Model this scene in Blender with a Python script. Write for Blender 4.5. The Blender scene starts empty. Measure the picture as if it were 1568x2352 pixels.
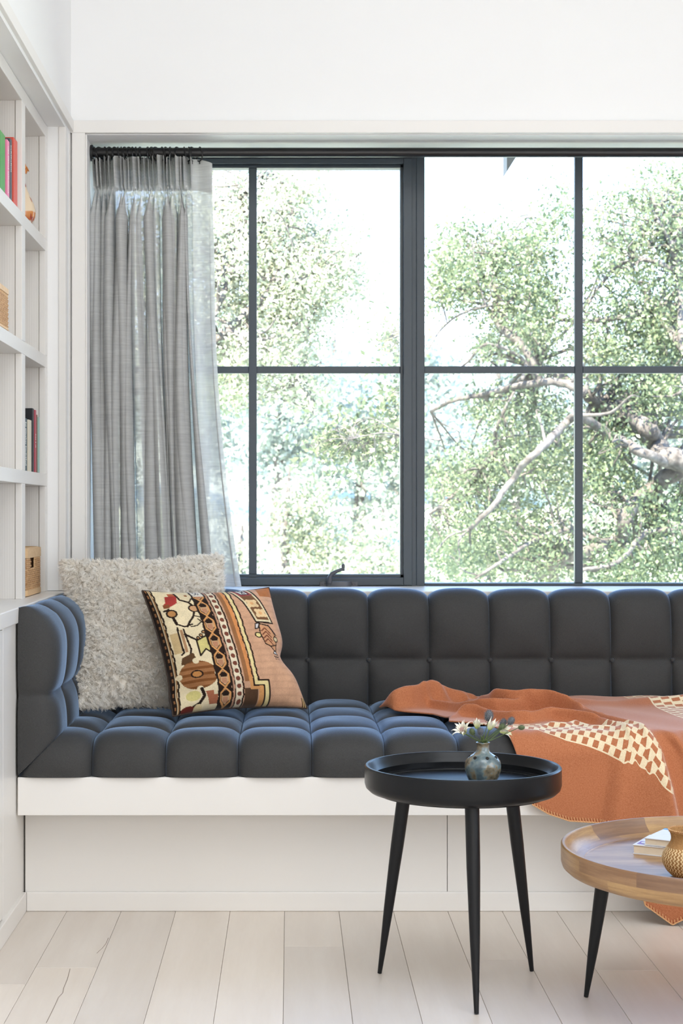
import bpy, bmesh, math, random
import numpy as np
from mathutils import Vector, Matrix

# ------------------------------------------------------------------ camera, sky, sun, lights, exposure
SC = bpy.context.scene
COL = SC.collection
R = math.radians
FPX, VPX, VPY, EYE = 3800.0, 665.0, 1180.0, 1.11       # focal length / vanishing point in photo pixels, eye height

cam_data = bpy.data.cameras.new('camera')
cam = bpy.data.objects.new('camera', cam_data)
COL.objects.link(cam)
cam.location = (0, 0, EYE)
cam.rotation_euler = (R(90), 0, 0)
cam_data.sensor_width = 36
cam_data.lens = FPX / 2352 * 36
cam_data.shift_x = (784 - VPX) / 2352
cam_data.shift_y = (VPY - 1176) / 2352
cam_data.clip_end = 600
cam_data.dof.use_dof = True
cam_data.dof.focus_distance = 4.35
cam_data.dof.aperture_fstop = 10
SC.camera = cam

world = bpy.data.worlds.new('sky')
SC.world = world
world.use_nodes = True
wn, wl = world.node_tree.nodes, world.node_tree.links
wn.clear()
w_out = wn.new('ShaderNodeOutputWorld')
w_bg = wn.new('ShaderNodeBackground')
w_tc = wn.new('ShaderNodeTexCoord')
w_sep = wn.new('ShaderNodeSeparateXYZ')
w_ramp = wn.new('ShaderNodeValToRGB')
wl.new(w_tc.outputs['Generated'], w_sep.inputs[0])
wl.new(w_sep.outputs['Z'], w_ramp.inputs[0])
wl.new(w_ramp.outputs[0], w_bg.inputs[0])
wl.new(w_bg.outputs[0], w_out.inputs[0])
e = w_ramp.color_ramp.elements
e[0].position, e[0].color = 0.0, (0.80, 0.89, 1.0, 1)
e[1].position, e[1].color = 0.9, (0.20, 0.42, 1.0, 1)
e2 = w_ramp.color_ramp.elements.new(0.30)
e2.color = (0.36, 0.60, 1.0, 1)
w_bg.inputs[1].default_value = 6.2

sun_d = bpy.data.lights.new('sun', 'SUN')
sun_d.energy = 29.0
sun_d.angle = R(0.8)
sun_d.color = (1.0, 0.93, 0.80)
sun = bpy.data.objects.new('sun', sun_d)
COL.objects.link(sun)
sun.rotation_euler = (R(36), R(-18), 0)

def area_light(name, loc, rot, sx, sy, power, color):
    d = bpy.data.lights.new(name, 'AREA')
    d.shape, d.size, d.size_y, d.energy, d.color = 'RECTANGLE', sx, sy, power, color
    o = bpy.data.objects.new(name, d)
    COL.objects.link(o)
    o.location, o.rotation_euler = loc, rot
    return o
# added fill lamps behind the camera, at right and overhead; no openings built there
area_light('fill_rear', (0.9, -2.45, 1.55), (R(90), 0, 0), 3.4, 2.4, 56, (1.0, 0.97, 0.935))
area_light('fill_side', (3.1, 1.4, 1.7), (R(90), 0, R(90)), 2.6, 2.0, 58, (0.78, 0.87, 1.0))
area_light('fill_overhead', (0.8, 1.6, 3.85), (0, 0, 0), 2.4, 2.4, 60, (0.90, 0.945, 1.0))

SC.view_settings.view_transform = 'Standard'
SC.view_settings.look = 'None'
SC.view_settings.exposure = 0.06
SC.view_settings.gamma = 1.0
SC.view_settings.use_curve_mapping = False
SC.cycles.use_denoising = True
SC.cycles.max_bounces = 10
SC.cycles.diffuse_bounces = 6
SC.cycles.transparent_max_bounces = 24
SC.cycles.caustics_reflective = False
SC.cycles.caustics_refractive = False

# ------------------------------------------------------------------ helpers
def lin(h):
    h = h.lstrip('#')
    out = []
    for i in (0, 2, 4):
        c = int(h[i:i + 2], 16) / 255
        out.append(c / 12.92 if c <= 0.04045 else ((c + 0.055) / 1.055) ** 2.4)
    return tuple(out) + (1,)

def at(px, py, Y):
    return Vector(((px - VPX) * Y / FPX, Y, EYE - (py - VPY) * Y / FPX))

def tag(o, label=None, cat=None, group=None, kind=None):
    if label: o['label'] = label
    if cat: o['category'] = cat
    if group: o['group'] = group
    if kind: o['kind'] = kind
    return o

def thing(name, label, cat, loc=(0, 0, 0), rz=0, group=None):
    o = bpy.data.objects.new(name, None)
    COL.objects.link(o)
    o.location, o.rotation_euler = loc, (0, 0, rz)
    o.empty_display_size = 0.05
    return tag(o, label, cat, group)

def link(name, me, mat=None, parent=None, smooth=False):
    if mat is not None and not me.materials:
        me.materials.append(mat)
    if smooth:
        me.polygons.foreach_set('use_smooth', [True] * len(me.polygons))
    o = bpy.data.objects.new(name, me)
    COL.objects.link(o)
    if parent is not None: o.parent = parent
    return o

class MB:
    """collects simple shapes into one mesh"""
    def __init__(self): self.v, self.f = [], []
    def add(self, v, f):
        n = len(self.v)
        self.v += [tuple(p) for p in v]
        self.f += [tuple(i + n for i in q) for q in f]
        return self
    def box(self, a, b, M=None):
        x0, y0, z0 = a; x1, y1, z1 = b
        v = [(x0,y0,z0),(x1,y0,z0),(x1,y1,z0),(x0,y1,z0),(x0,y0,z1),(x1,y0,z1),(x1,y1,z1),(x0,y1,z1)]
        if M is not None: v = [M @ Vector(p) for p in v]
        return self.add(v, [(0,3,2,1),(4,5,6,7),(0,1,5,4),(1,2,6,5),(2,3,7,6),(3,0,4,7)])
    def tube(self, pts, rad, n=8, cap=True, closed=False):
        pts = [Vector(p) for p in pts]
        if not hasattr(rad, '__len__'): rad = [rad] * len(pts)
        V, F = [], []
        up = Vector((0, 0, 1))
        m = len(pts)
        prev = None
        for i, p in enumerate(pts):
            if closed: t = pts[(i + 1) % m] - pts[i - 1]
            else: t = pts[min(i + 1, m - 1)] - pts[max(i - 1, 0)]
            t.normalize()
            if prev is None:
                a = t.cross(up if abs(t.z) < 0.9 else Vector((1, 0, 0)))
            else:
                a = prev - t * prev.dot(t)
            a.normalize(); prev = a
            b = t.cross(a)
            for k in range(n):
                w = 2 * math.pi * k / n
                V.append(p + (a * math.cos(w) + b * math.sin(w)) * rad[i])
        for i in range(m - (0 if closed else 1)):
            for k in range(n):
                j = (i + 1) % m
                F.append((i*n + k, i*n + (k+1) % n, j*n + (k+1) % n, j*n + k))
        if cap and not closed:
            F.append(tuple(range(n))[::-1]); F.append(tuple((m-1)*n + k for k in range(n)))
        return self.add(V, F)
    def lathe(self, prof, n=48, c=(0, 0, 0), close=True):
        V, F = [], []
        for r, z in prof:
            for k in range(n):
                w = 2 * math.pi * k / n
                V.append((c[0] + r*math.cos(w), c[1] + r*math.sin(w), c[2] + z))
        for i in range(len(prof) - 1):
            for k in range(n):
                F.append((i*n + k, i*n + (k+1) % n, (i+1)*n + (k+1) % n, (i+1)*n + k))
        if close:
            F.append(tuple(range(n))[::-1])
            F.append(tuple((len(prof)-1)*n + k for k in range(n)))
        return self.add(V, F)
    def ball(self, c, r, nu=10, nv=7, M=None):
        V, F = [], []
        rx, ry, rz = r if hasattr(r, '__len__') else (r, r, r)
        for i in range(nv + 1):
            th = math.pi * i / nv
            for k in range(nu):
                ph = 2 * math.pi * k / nu
                p = Vector((rx*math.sin(th)*math.cos(ph), ry*math.sin(th)*math.sin(ph), rz*math.cos(th)))
                if M is not None: p = M @ p
                V.append(p + Vector(c))
        for i in range(nv):
            for k in range(nu):
                F.append((i*nu + k, (i+1)*nu + k, (i+1)*nu + (k+1) % nu, i*nu + (k+1) % nu))
        return self.add(V, F)
    def build(self, name, mat=None, parent=None, smooth=False, bevel=0, seg=2, angle=35):
        me = bpy.data.meshes.new(name)
        me.from_pydata(self.v, [], self.f)
        bm = bmesh.new(); bm.from_mesh(me)
        bmesh.ops.recalc_face_normals(bm, faces=bm.faces)
        bm.to_mesh(me); bm.free()
        me.update()
        o = link(name, me, mat, parent, smooth)
        if bevel:
            b = o.modifiers.new('bevel', 'BEVEL')
            b.width, b.segments, b.limit_method, b.angle_limit = bevel, seg, 'ANGLE', R(30)
        if smooth and angle < 180:
            me.set_sharp_from_angle(angle=R(angle))
        return o

def box(name, a, b, mat, parent=None, bevel=0.002, kind=None):
    o = MB().box(a, b).build(name, mat, parent, bevel=bevel)
    if kind: o['kind'] = kind
    return o

def grid_mesh(name, P, mat, parent=None, closed_u=False, uv=None, smooth=True):
    """P: (ni, nj, 3) array -> mesh"""
    ni, nj = P.shape[:2]
    me = bpy.data.meshes.new(name)
    idx = np.arange(ni * nj).reshape(ni, nj)
    if closed_u:
        idx = np.vstack([idx, idx[:1]])
    q = np.stack([idx[:-1, :-1], idx[1:, :-1], idx[1:, 1:], idx[:-1, 1:]], -1).reshape(-1, 4)
    me.vertices.add(ni * nj)
    me.vertices.foreach_set('co', P.reshape(-1).astype(np.float32))
    nq = len(q)
    me.loops.add(nq * 4)
    me.loops.foreach_set('vertex_index', q.reshape(-1).astype(np.int32))
    me.polygons.add(nq)
    me.polygons.foreach_set('loop_start', (np.arange(nq) * 4).astype(np.int32))
    me.update(calc_edges=True)
    me.validate()
    if uv is not None:
        lay = me.uv_layers.new(name='pattern')
        lay.data.foreach_set('uv', uv.reshape(-1, 2)[q.reshape(-1)].reshape(-1).astype(np.float32))
    return link(name, me, mat, parent, smooth)

def copy_tree(o, parent=None):
    c = o.copy(); COL.objects.link(c); c.parent = parent
    for ch in list(o.children): copy_tree(ch, c)
    return c

# ------------------------------------------------------------------ materials
class NT:
    def __init__(self, name):
        self.m = bpy.data.materials.new(name); self.m.use_nodes = True
        self.n, self.l = self.m.node_tree.nodes, self.m.node_tree.links
        self.b = self.n['Principled BSDF']; self.out = self.n['Material Output']
    def node(self, t, **k):
        o = self.n.new(t)
        for a, v in k.items(): setattr(o, a, v)
        return o
    def lk(self, a, b): self.l.new(a, b)
    def coord(self, kind='Object', scale=(1, 1, 1)):
        tc = self.node('ShaderNodeTexCoord'); mp = self.node('ShaderNodeMapping')
        mp.inputs['Scale'].default_value = scale
        self.lk(tc.outputs[kind], mp.inputs[0]); return mp.outputs[0]
    def noise(self, vec, scale, detail=3, rough=0.5):
        t = self.node('ShaderNodeTexNoise')
        t.inputs['Scale'].default_value, t.inputs['Detail'].default_value, t.inputs['Roughness'].default_value = scale, detail, rough
        self.lk(vec, t.inputs['Vector']); return t.outputs['Fac']
    def ramp(self, fac, stops, interp='LINEAR'):
        r = self.node('ShaderNodeValToRGB'); r.color_ramp.interpolation = interp
        el = r.color_ramp.elements
        while len(el) < len(stops): el.new(0.5)
        for x, (p, c) in zip(el, stops): x.position, x.color = p, c
        self.lk(fac, r.inputs[0]); return r.outputs[0]
    def mix(self, fac, a, b, mode='MIX'):
        m = self.node('ShaderNodeMix', data_type='RGBA', blend_type=mode)
        for s, x in ((m.inputs[0], fac), (m.inputs[6], a), (m.inputs[7], b)):
            if hasattr(x, 'is_linked'): self.lk(x, s)
            else: s.default_value = x
        return m.outputs[2]
    def math(self, op, a, b=0.0, c=None):
        m = self.node('ShaderNodeMath', operation=op)
        for i, x in enumerate((a, b) if c is None else (a, b, c)):
            if hasattr(x, 'is_linked'): self.lk(x, m.inputs[i])
            else: m.inputs[i].default_value = x
        return m.outputs[0]
    def bump(self, h, strength=0.3, dist=0.002):
        b = self.node('ShaderNodeBump')
        b.inputs['Strength'].default_value, b.inputs['Distance'].default_value = strength, dist
        self.lk(h, b.inputs['Height']); self.lk(b.outputs[0], self.b.inputs['Normal'])
    def set(self, color=None, rough=None, metal=None, spec=None, sheen=None, tint=None, coat=None):
        b = self.b
        if color is not None:
            if hasattr(color, 'is_linked'): self.lk(color, b.inputs['Base Color'])
            else: b.inputs['Base Color'].default_value = color
        if rough is not None:
            if hasattr(rough, 'is_linked'): self.lk(rough, b.inputs['Roughness'])
            else: b.inputs['Roughness'].default_value = rough
        if metal is not None: b.inputs['Metallic'].default_value = metal
        if spec is not None: b.inputs['Specular IOR Level'].default_value = spec
        if sheen is not None: b.inputs['Sheen Weight'].default_value = sheen; b.inputs['Sheen Roughness'].default_value = 0.4
        if tint is not None: b.inputs['Sheen Tint'].default_value = tint
        if coat is not None: b.inputs['Coat Weight'].default_value = coat
        return self.m

def paint(name, c, rough=0.55, var=0.02, bump=0.05):
    t = NT(name); v = t.coord()
    f = t.noise(v, 3.0, 2)
    c2 = tuple(min(1, x * (1 - var)) for x in c[:3]) + (1,)
    t.set(t.mix(f, c, c2), rough)
    t.bump(t.noise(v, 260, 2), bump, 0.001)
    return t.m

M = {}
M['wall'] = paint('wall_paint', (0.86, 0.856, 0.848, 1), 0.7)
M['trim'] = paint('trim_paint', (0.80, 0.775, 0.74, 1), 0.38, 0.015, 0.02)
M['cabinet'] = paint('cabinet_paint', (0.80, 0.77, 0.73, 1), 0.34, 0.015, 0.02)
M['frame'] = paint('window_frame_paint', (0.043, 0.058, 0.072, 1), 0.38, 0.05, 0.02)
M['rod'] = paint('blackened_metal', (0.012, 0.012, 0.013, 1), 0.34, 0.1, 0.02)
M['black_wood'] = paint('black_lacquer', (0.0055, 0.0065, 0.008, 1), 0.30, 0.1, 0.03)
M['black_wood'].node_tree.nodes['Principled BSDF'].inputs['Specular IOR Level'].default_value = 0.28
M['leg'] = paint('black_steel', (0.006, 0.0065, 0.008, 1), 0.38, 0.1, 0.03)
M['leg'].node_tree.nodes['Principled BSDF'].inputs['Specular IOR Level'].default_value = 0.28
M['handle'] = paint('grey_hardware', (0.085, 0.085, 0.095, 1), 0.4, 0.1, 0.02)
M['gap'] = paint('dark_gap', (0.26, 0.20, 0.155, 1), 0.9)
M['eave'] = paint('eave_paint', (0.20, 0.195, 0.20, 1), 0.7)

def beadboard():
    t = NT('grooved_cabinet_panel'); v = t.coord()
    w = t.node('ShaderNodeTexWave', wave_type='BANDS', bands_direction='X')
    w.inputs['Scale'].default_value = 42; w.inputs['Distortion'].default_value = 0.3
    t.lk(v, w.inputs['Vector'])
    t.set(t.mix(w.outputs['Fac'], (0.79, 0.76, 0.72, 1), (0.75, 0.72, 0.68, 1)), 0.45)
    t.bump(w.outputs['Fac'], 0.1, 0.001)
    return t.m
M['bead'] = beadboard()

def glass():
    t = NT('window_glass'); t.n.remove(t.b)
    tr = t.node('ShaderNodeBsdfTransparent'); tr.inputs[0].default_value = (0.97, 0.985, 0.98, 1)
    gl = t.node('ShaderNodeBsdfGlossy'); gl.inputs['Roughness'].default_value = 0.02
    lw = t.node('ShaderNodeFresnel'); lw.inputs['IOR'].default_value = 1.25
    mx = t.node('ShaderNodeMixShader')
    t.lk(lw.outputs[0], mx.inputs[0]); t.lk(tr.outputs[0], mx.inputs[1]); t.lk(gl.outputs[0], mx.inputs[2])
    t.lk(mx.outputs[0], t.out.inputs[0])
    return t.m
M['glass'] = glass()

def oak_floor():
    t = NT('whitewashed_oak'); tc = t.node('ShaderNodeTexCoord')
    oi = t.node('ShaderNodeObjectInfo')
    mp = t.node('ShaderNodeMapping'); mp.inputs['Scale'].default_value = (1, 0.10, 1)
    ofs = t.node('ShaderNodeCombineXYZ')
    t.lk(t.math('MULTIPLY', oi.outputs['Random'], 37.0), ofs.inputs[0])
    t.lk(t.math('MULTIPLY', oi.outputs['Random'], 91.0), ofs.inputs[1])
    ad = t.node('ShaderNodeVectorMath', operation='ADD')
    t.lk(tc.outputs['Object'], ad.inputs[0]); t.lk(ofs.outputs[0], ad.inputs[1]); t.lk(ad.outputs[0], mp.inputs[0])
    g1 = t.noise(mp.outputs[0], 14, 4, 0.6)
    g2 = t.noise(mp.outputs[0], 120, 3, 0.6)
    kn = t.noise(ad.outputs[0], 5.0, 2)
    base = t.ramp(g1, [(0.3, (0.715, 0.645, 0.575, 1)), (0.7, (0.80, 0.74, 0.675, 1))])
    base = t.mix(t.math('MULTIPLY', g2, 0.25), base, (0.62, 0.54, 0.46, 1))
    tone = t.ramp(oi.outputs['Random'], [(0.0, (0.93, 0.92, 0.91, 1)), (1.0, (1.05, 1.03, 1.0, 1))])
    base = t.mix(1.0, base, tone, 'MULTIPLY')
    spot = t.ramp(kn, [(0.76, (0, 0, 0, 1)), (0.80, (1, 1, 1, 1))])
    base = t.mix(t.math('MULTIPLY', spot, 0.35), base, (0.40, 0.30, 0.22, 1))
    t.set(base, t.math('MULTIPLY_ADD', g1, 0.15, 0.30))
    t.bump(g2, 0.06, 0.001)
    return t.m
M['floor'] = oak_floor()

def upholstery():
    t = NT('charcoal_wool_upholstery'); v = t.coord()
    w1 = t.node('ShaderNodeTexWave', wave_type='BANDS', bands_direction='DIAGONAL')
    w1.inputs['Scale'].default_value = 150; w1.inputs['Distortion'].default_value = 1.5; w1.inputs['Detail'].default_value = 1
    t.lk(v, w1.inputs['Vector'])
    n = t.noise(v, 420, 2, 0.7)
    f = t.math('MULTIPLY_ADD', w1.outputs['Fac'], 0.35, t.math('MULTIPLY', n, 0.65))
    t.set(t.ramp(f, [(0.25, (0.019, 0.019, 0.019, 1)), (0.75, (0.050, 0.049, 0.0475, 1))]), 0.72, spec=0.45, sheen=1.0, tint=(0.45, 0.66, 1.0, 1))  # blue sheen tint puts the sky's reflection into the charcoal cloth
    t.b.inputs['Sheen Roughness'].default_value = 0.3
    t.bump(f, 0.35, 0.0012)
    return t.m
M['sofa'] = upholstery()

def linen():
    t = NT('grey_sheer_linen'); v = t.coord(scale=(1, 1, 1)); t.n.remove(t.b)
    mp = t.node('ShaderNodeMapping'); mp.inputs['Scale'].default_value = (8, 8, 130); t.lk(v, mp.inputs[0])
    n = t.noise(mp.outputs[0], 1.5, 3, 0.6)
    c = t.ramp(n, [(0.3, (0.54, 0.54, 0.53, 1)), (0.7, (0.66, 0.66, 0.645, 1))])
    d = t.node('ShaderNodeBsdfDiffuse'); tl = t.node('ShaderNodeBsdfTranslucent'); tr = t.node('ShaderNodeBsdfTransparent')
    t.lk(c, d.inputs[0]); t.lk(c, tl.inputs[0])
    m1 = t.node('ShaderNodeMixShader'); m1.inputs[0].default_value = 0.26
    m2 = t.node('ShaderNodeMixShader'); m2.inputs[0].default_value = 0.10
    t.lk(d.outputs[0], m1.inputs[1]); t.lk(tl.outputs[0], m1.inputs[2])
    t.lk(m1.outputs[0], m2.inputs[1]); t.lk(tr.outputs[0], m2.inputs[2]); t.lk(m2.outputs[0], t.out.inputs[0])
    return t.m
M['linen'] = linen()

def wool_fur():
    t = NT('cream_sheep_wool'); v = t.coord()
    n = t.noise(v, 38, 3, 0.6)
    t.set(t.ramp(n, [(0.3, (0.90, 0.83, 0.73, 1)), (0.65, (0.98, 0.955, 0.90, 1))]), 0.85, spec=0.1, sheen=0.2)
    return t.m
M['fur'] = wool_fur()

def attr_mat(name, attr, rough=0.9, noise_scale=500, bump=0.4, sheen=0.2):
    t = NT(name); a = t.node('ShaderNodeAttribute', attribute_name=attr)
    v = t.coord(); n = t.noise(v, noise_scale, 2, 0.6); n2 = t.noise(v, 30, 3, 0.6)
    f = t.ramp(n, [(0.3, (0.80, 0.80, 0.80, 1)), (0.7, (1.08, 1.08, 1.08, 1))])
    f2 = t.ramp(n2, [(0.3, (0.86, 0.86, 0.86, 1)), (0.7, (1.08, 1.08, 1.08, 1))])
    t.set(t.mix(1.0, t.mix(1.0, a.outputs['Color'], f, 'MULTIPLY'), f2, 'MULTIPLY'), rough, spec=0.15, sheen=sheen)
    t.bump(n, bump, 0.0015)
    return t.m
M['kilim'] = attr_mat('knotted_rug_wool', 'knots')

def throw_wool():
    t = NT('rust_wool_with_check_band')
    uvn = t.node('ShaderNodeUVMap', uv_map='pattern'); s = t.node('ShaderNodeSeparateXYZ'); t.lk(uvn.outputs[0], s.inputs[0])
    u, w = s.outputs[0], s.outputs[1]                 # u: cells along the band, w: 0..1 across the band
    wob = t.noise(t.coord(), 60, 2); wob = t.math('MULTIPLY', t.math('SUBTRACT', wob, 0.5), 0.16)
    rows = 6.0
    row = t.math('MULTIPLY', w, rows)
    ri = t.math('FLOOR', row); ci = t.math('FLOOR', t.math('ADD', u, wob))
    chk = t.math('MODULO', t.math('ADD', ri, ci), 2.0)
    chk = t.math('GREATER_THAN', t.math('ABSOLUTE', chk), 0.5)
    fr = t.math('FRACT', row)
    line = t.math('LESS_THAN', t.math('ABSOLUTE', t.math('SUBTRACT', t.math('FRACT', t.math('ADD', row, 0.5)), 0.5)), 0.085)
    inside = t.math('MULTIPLY', t.math('GREATER_THAN', w, -0.012), t.math('LESS_THAN', w, 1.012))
    f = t.math('MULTIPLY', t.math('MAXIMUM', chk, line), inside)
    v = t.coord(); n = t.noise(v, 330, 3, 0.7)
    rust = t.ramp(n, [(0.3, (0.36, 0.118, 0.048, 1)), (0.72, (0.53, 0.205, 0.098, 1))])
    cream = t.ramp(n, [(0.3, (0.70, 0.56, 0.36, 1)), (0.7, (0.86, 0.74, 0.52, 1))])
    t.set(t.mix(f, rust, cream), 0.85, spec=0.15, sheen=0.5, tint=(1.0, 0.80, 0.76, 1))
    t.bump(n, 0.35, 0.0015)
    return t.m
M['throw'] = throw_wool()
M['stitch'] = paint('light_orange_yarn', (0.72, 0.40, 0.19, 1), 0.9)

def mango_wood():
    t = NT('mango_wood_staves'); tc = t.node('ShaderNodeTexCoord'); s = t.node('ShaderNodeSeparateXYZ')
    t.lk(tc.outputs['Object'], s.inputs[0])
    ang = t.math('ARCTAN2', s.outputs[1], s.outputs[0])
    rad = t.math('SQRT', t.math('ADD', t.math('MULTIPLY', s.outputs[0], s.outputs[0]), t.math('MULTIPLY', s.outputs[1], s.outputs[1])))
    wall = t.math('GREATER_THAN', rad, 0.325)
    course = t.math('FLOOR', t.math('MULTIPLY', t.math('ADD', s.outputs[2], 0.1167), 30.0))
    seg = t.math('FLOOR', t.math('ADD', t.math('MULTIPLY', ang, 2.1), t.math('MULTIPLY', course, 0.57)))
    board = t.math('FLOOR', t.math('MULTIPLY', s.outputs[1], 9.0))
    cell = t.node('ShaderNodeCombineXYZ'); t.lk(seg, cell.inputs[0]); t.lk(course, cell.inputs[1])
    wn_ = t.node('ShaderNodeTexWhiteNoise', noise_dimensions='3D'); t.lk(cell.outputs[0], wn_.inputs[0])
    cell2 = t.node('ShaderNodeCombineXYZ'); t.lk(board, cell2.inputs[0])
    wn2 = t.node('ShaderNodeTexWhiteNoise', noise_dimensions='3D'); t.lk(cell2.outputs[0], wn2.inputs[0])
    tone = t.math('ADD', t.math('MULTIPLY', wall, wn_.outputs['Value']), t.math('MULTIPLY', t.math('SUBTRACT', 1.0, wall), wn2.outputs['Value']))
    g = t.node('ShaderNodeCombineXYZ')
    t.lk(t.math('ADD', t.math('MULTIPLY', t.math('MULTIPLY', ang, wall), 1.6), t.math('MULTIPLY', t.math('MULTIPLY', s.outputs[0], t.math('SUBTRACT', 1.0, wall)), 4.0)), g.inputs[0])
    t.lk(t.math('MULTIPLY', s.outputs[1], t.math('MULTIPLY', t.math('SUBTRACT', 1.0, wall), 30.0)), g.inputs[1])
    t.lk(t.math('ADD', t.math('MULTIPLY', s.outputs[2], 60.0), t.math('MULTIPLY', tone, 20.0)), g.inputs[2])
    n = t.noise(g.outputs[0], 1.4, 5, 0.65); n2 = t.noise(tc.outputs['Object'], 160, 3, 0.7)
    c1 = t.ramp(tone, [(0.0, (0.25, 0.135, 0.072, 1)), (0.5, (0.38, 0.21, 0.09, 1)), (1.0, (0.53, 0.33, 0.13, 1))])
    c = t.mix(t.ramp(n, [(0.42, (0, 0, 0, 1)), (0.62, (1, 1, 1, 1))]), t.mix(1.0, c1, (0.66, 0.58, 0.50, 1), 'MULTIPLY'), c1)
    c = t.mix(t.math('MULTIPLY', n2, 0.3), c, (0.18, 0.09, 0.04, 1))
    t.set(c, 0.36, spec=1.0)
    t.bump(n2, 0.04, 0.0006)
    return t.m
M['mango'] = mango_wood()

def glaze():
    t = NT('mottled_stoneware_glaze'); v = t.coord()
    n = t.noise(v, 26, 3, 0.55); n2 = t.noise(v, 60, 3, 0.6)
    c = t.ramp(n, [(0.34, (0.045, 0.055, 0.055, 1)), (0.45, (0.10, 0.145, 0.165, 1)), (0.51, (0.19, 0.235, 0.23, 1)), (0.555, (0.27, 0.20, 0.11, 1)), (0.64, (0.085, 0.06, 0.02, 1))])
    t.set(t.mix(t.math('MULTIPLY', n2, 0.4), c, (0.095, 0.15, 0.175, 1)), 0.22, spec=0.6, coat=0.3)
    return t.m
M['glaze'] = glaze()

def wicker(name, c1, c2):
    t = NT(name); v = t.coord(); n = t.noise(v, 90, 3, 0.6)
    t.set(t.ramp(n, [(0.3, c1), (0.7, c2)]), 0.55); t.bump(t.noise(v, 400, 2), 0.3, 0.001)
    return t.m
M['wicker'] = wicker('honey_wicker', (0.40, 0.20, 0.075, 1), (0.66, 0.40, 0.19, 1))
M['wicker_dark'] = wicker('dark_wicker', (0.13, 0.06, 0.022, 1), (0.22, 0.11, 0.04, 1))
M['wicker_pale'] = wicker('pale_cane', (0.66, 0.42, 0.21, 1), (0.78, 0.54, 0.30, 1))
M['chevron'] = attr_mat('chevron_woven_cane', 'strands', 0.6, 300, 0.2, 0.0)

def plain(name, c, rough=0.6, spec=0.4):
    t = NT(name); v = t.coord(); n = t.noise(v, 60, 2)
    t.set(t.mix(n, c, tuple(x * 0.88 for x in c[:3]) + (1,)), rough, spec=spec)
    return t.m
M['pages'] = plain('book_pages', (0.80, 0.70, 0.55, 1), 0.9)
M['white_cover'] = plain('white_cover', (0.72, 0.72, 0.745, 1), 0.45)
M['purple'] = plain('lilac_print', (0.24, 0.14, 0.46, 1), 0.5)
M['blue'] = plain('blue_spine', (0.06, 0.32, 0.62, 1), 0.35)

def ceramic():
    t = NT('painted_earthenware'); tc = t.node('ShaderNodeTexCoord'); s = t.node('ShaderNodeSeparateXYZ'); t.lk(tc.outputs['Object'], s.inputs[0])
    n = t.noise(tc.outputs['Object'], 24, 2)
    z = t.math('ADD', s.outputs[2], t.math('MULTIPLY', t.math('SUBTRACT', n, 0.5), 0.012))
    base = t.ramp(t.math('MULTIPLY', z, 4.0), [(0.0, (0.60, 0.50, 0.38, 1)), (0.09, (0.60, 0.50, 0.38, 1)), (0.10, (0.45, 0.10, 0.03, 1)), (0.15, (0.60, 0.22, 0.06, 1)), (0.19, (0.66, 0.26, 0.08, 1)), (0.20, (0.80, 0.64, 0.45, 1)), (0.70, (0.78, 0.60, 0.40, 1)), (0.74, (0.70, 0.28, 0.06, 1))])
    mp = t.node('ShaderNodeMapping'); mp.inputs['Scale'].default_value = (60, 60, 16); mp.inputs['Rotation'].default_value = (0.5, 0.3, 0)
    t.lk(tc.outputs['Object'], mp.inputs[0])
    k = t.noise(mp.outputs[0], 1.0, 1)
    t.set(t.mix(t.ramp(k, [(0.62, (0, 0, 0, 1)), (0.65, (1, 1, 1, 1))]), base, (0.35, 0.06, 0.03, 1)), 0.2, spec=0.6)
    return t.m
M['ceramic'] = ceramic()

def leaf_mat(name, stops, transl=0.35):
    t = NT(name); t.n.remove(t.b)
    a = t.node('ShaderNodeAttribute', attribute_name='tone')
    c = t.ramp(a.outputs['Fac'], stops)
    d = t.node('ShaderNodeBsdfDiffuse'); tl = t.node('ShaderNodeBsdfTranslucent'); g = t.node('ShaderNodeBsdfGlossy')
    g.inputs['Roughness'].default_value = 0.45
    t.lk(c, d.inputs[0]); t.lk(c, tl.inputs[0])
    m1 = t.node('ShaderNodeMixShader'); m1.inputs[0].default_value = transl
    m2 = t.node('ShaderNodeMixShader'); m2.inputs[0].default_value = 0.05
    t.lk(d.outputs[0], m1.inputs[1]); t.lk(tl.outputs[0], m1.inputs[2]); t.lk(m1.outputs[0], m2.inputs[1]); t.lk(g.outputs[0], m2.inputs[2])
    t.lk(m2.outputs[0], t.out.inputs[0])
    return t.m
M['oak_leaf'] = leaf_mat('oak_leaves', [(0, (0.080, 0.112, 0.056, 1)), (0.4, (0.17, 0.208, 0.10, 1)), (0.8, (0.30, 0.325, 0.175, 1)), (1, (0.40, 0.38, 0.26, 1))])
M['pale_leaf'] = leaf_mat('sunlit_pale_leaves', [(0, (0.24, 0.27, 0.15, 1)), (0.4, (0.38, 0.40, 0.25, 1)), (0.8, (0.52, 0.51, 0.37, 1)), (1, (0.58, 0.55, 0.43, 1))])  # strong sunlight on this crown is put into a paler leaf colour
M['far_leaf'] = leaf_mat('distant_leaves', [(0, (0.24, 0.29, 0.25, 1)), (0.5, (0.32, 0.36, 0.31, 1)), (1, (0.40, 0.43, 0.37, 1))])  # valley haze is put into the leaf colour as pale grey-green
M['brush_leaf'] = leaf_mat('dry_brush_leaves', [(0, (0.17, 0.20, 0.12, 1)), (0.5, (0.28, 0.30, 0.18, 1)), (1, (0.42, 0.41, 0.29, 1))])
def bark(name, c1, c2):
    t = NT(name); v = t.coord(); n = t.noise(v, 14, 4, 0.65)
    t.set(t.ramp(n, [(0.35, c1), (0.65, c2)]), 0.9); t.bump(n, 0.6, 0.02)
    return t.m
M['bark'] = bark('lichen_grey_bark', (0.055, 0.044, 0.037, 1), (0.17, 0.148, 0.13, 1))
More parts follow.
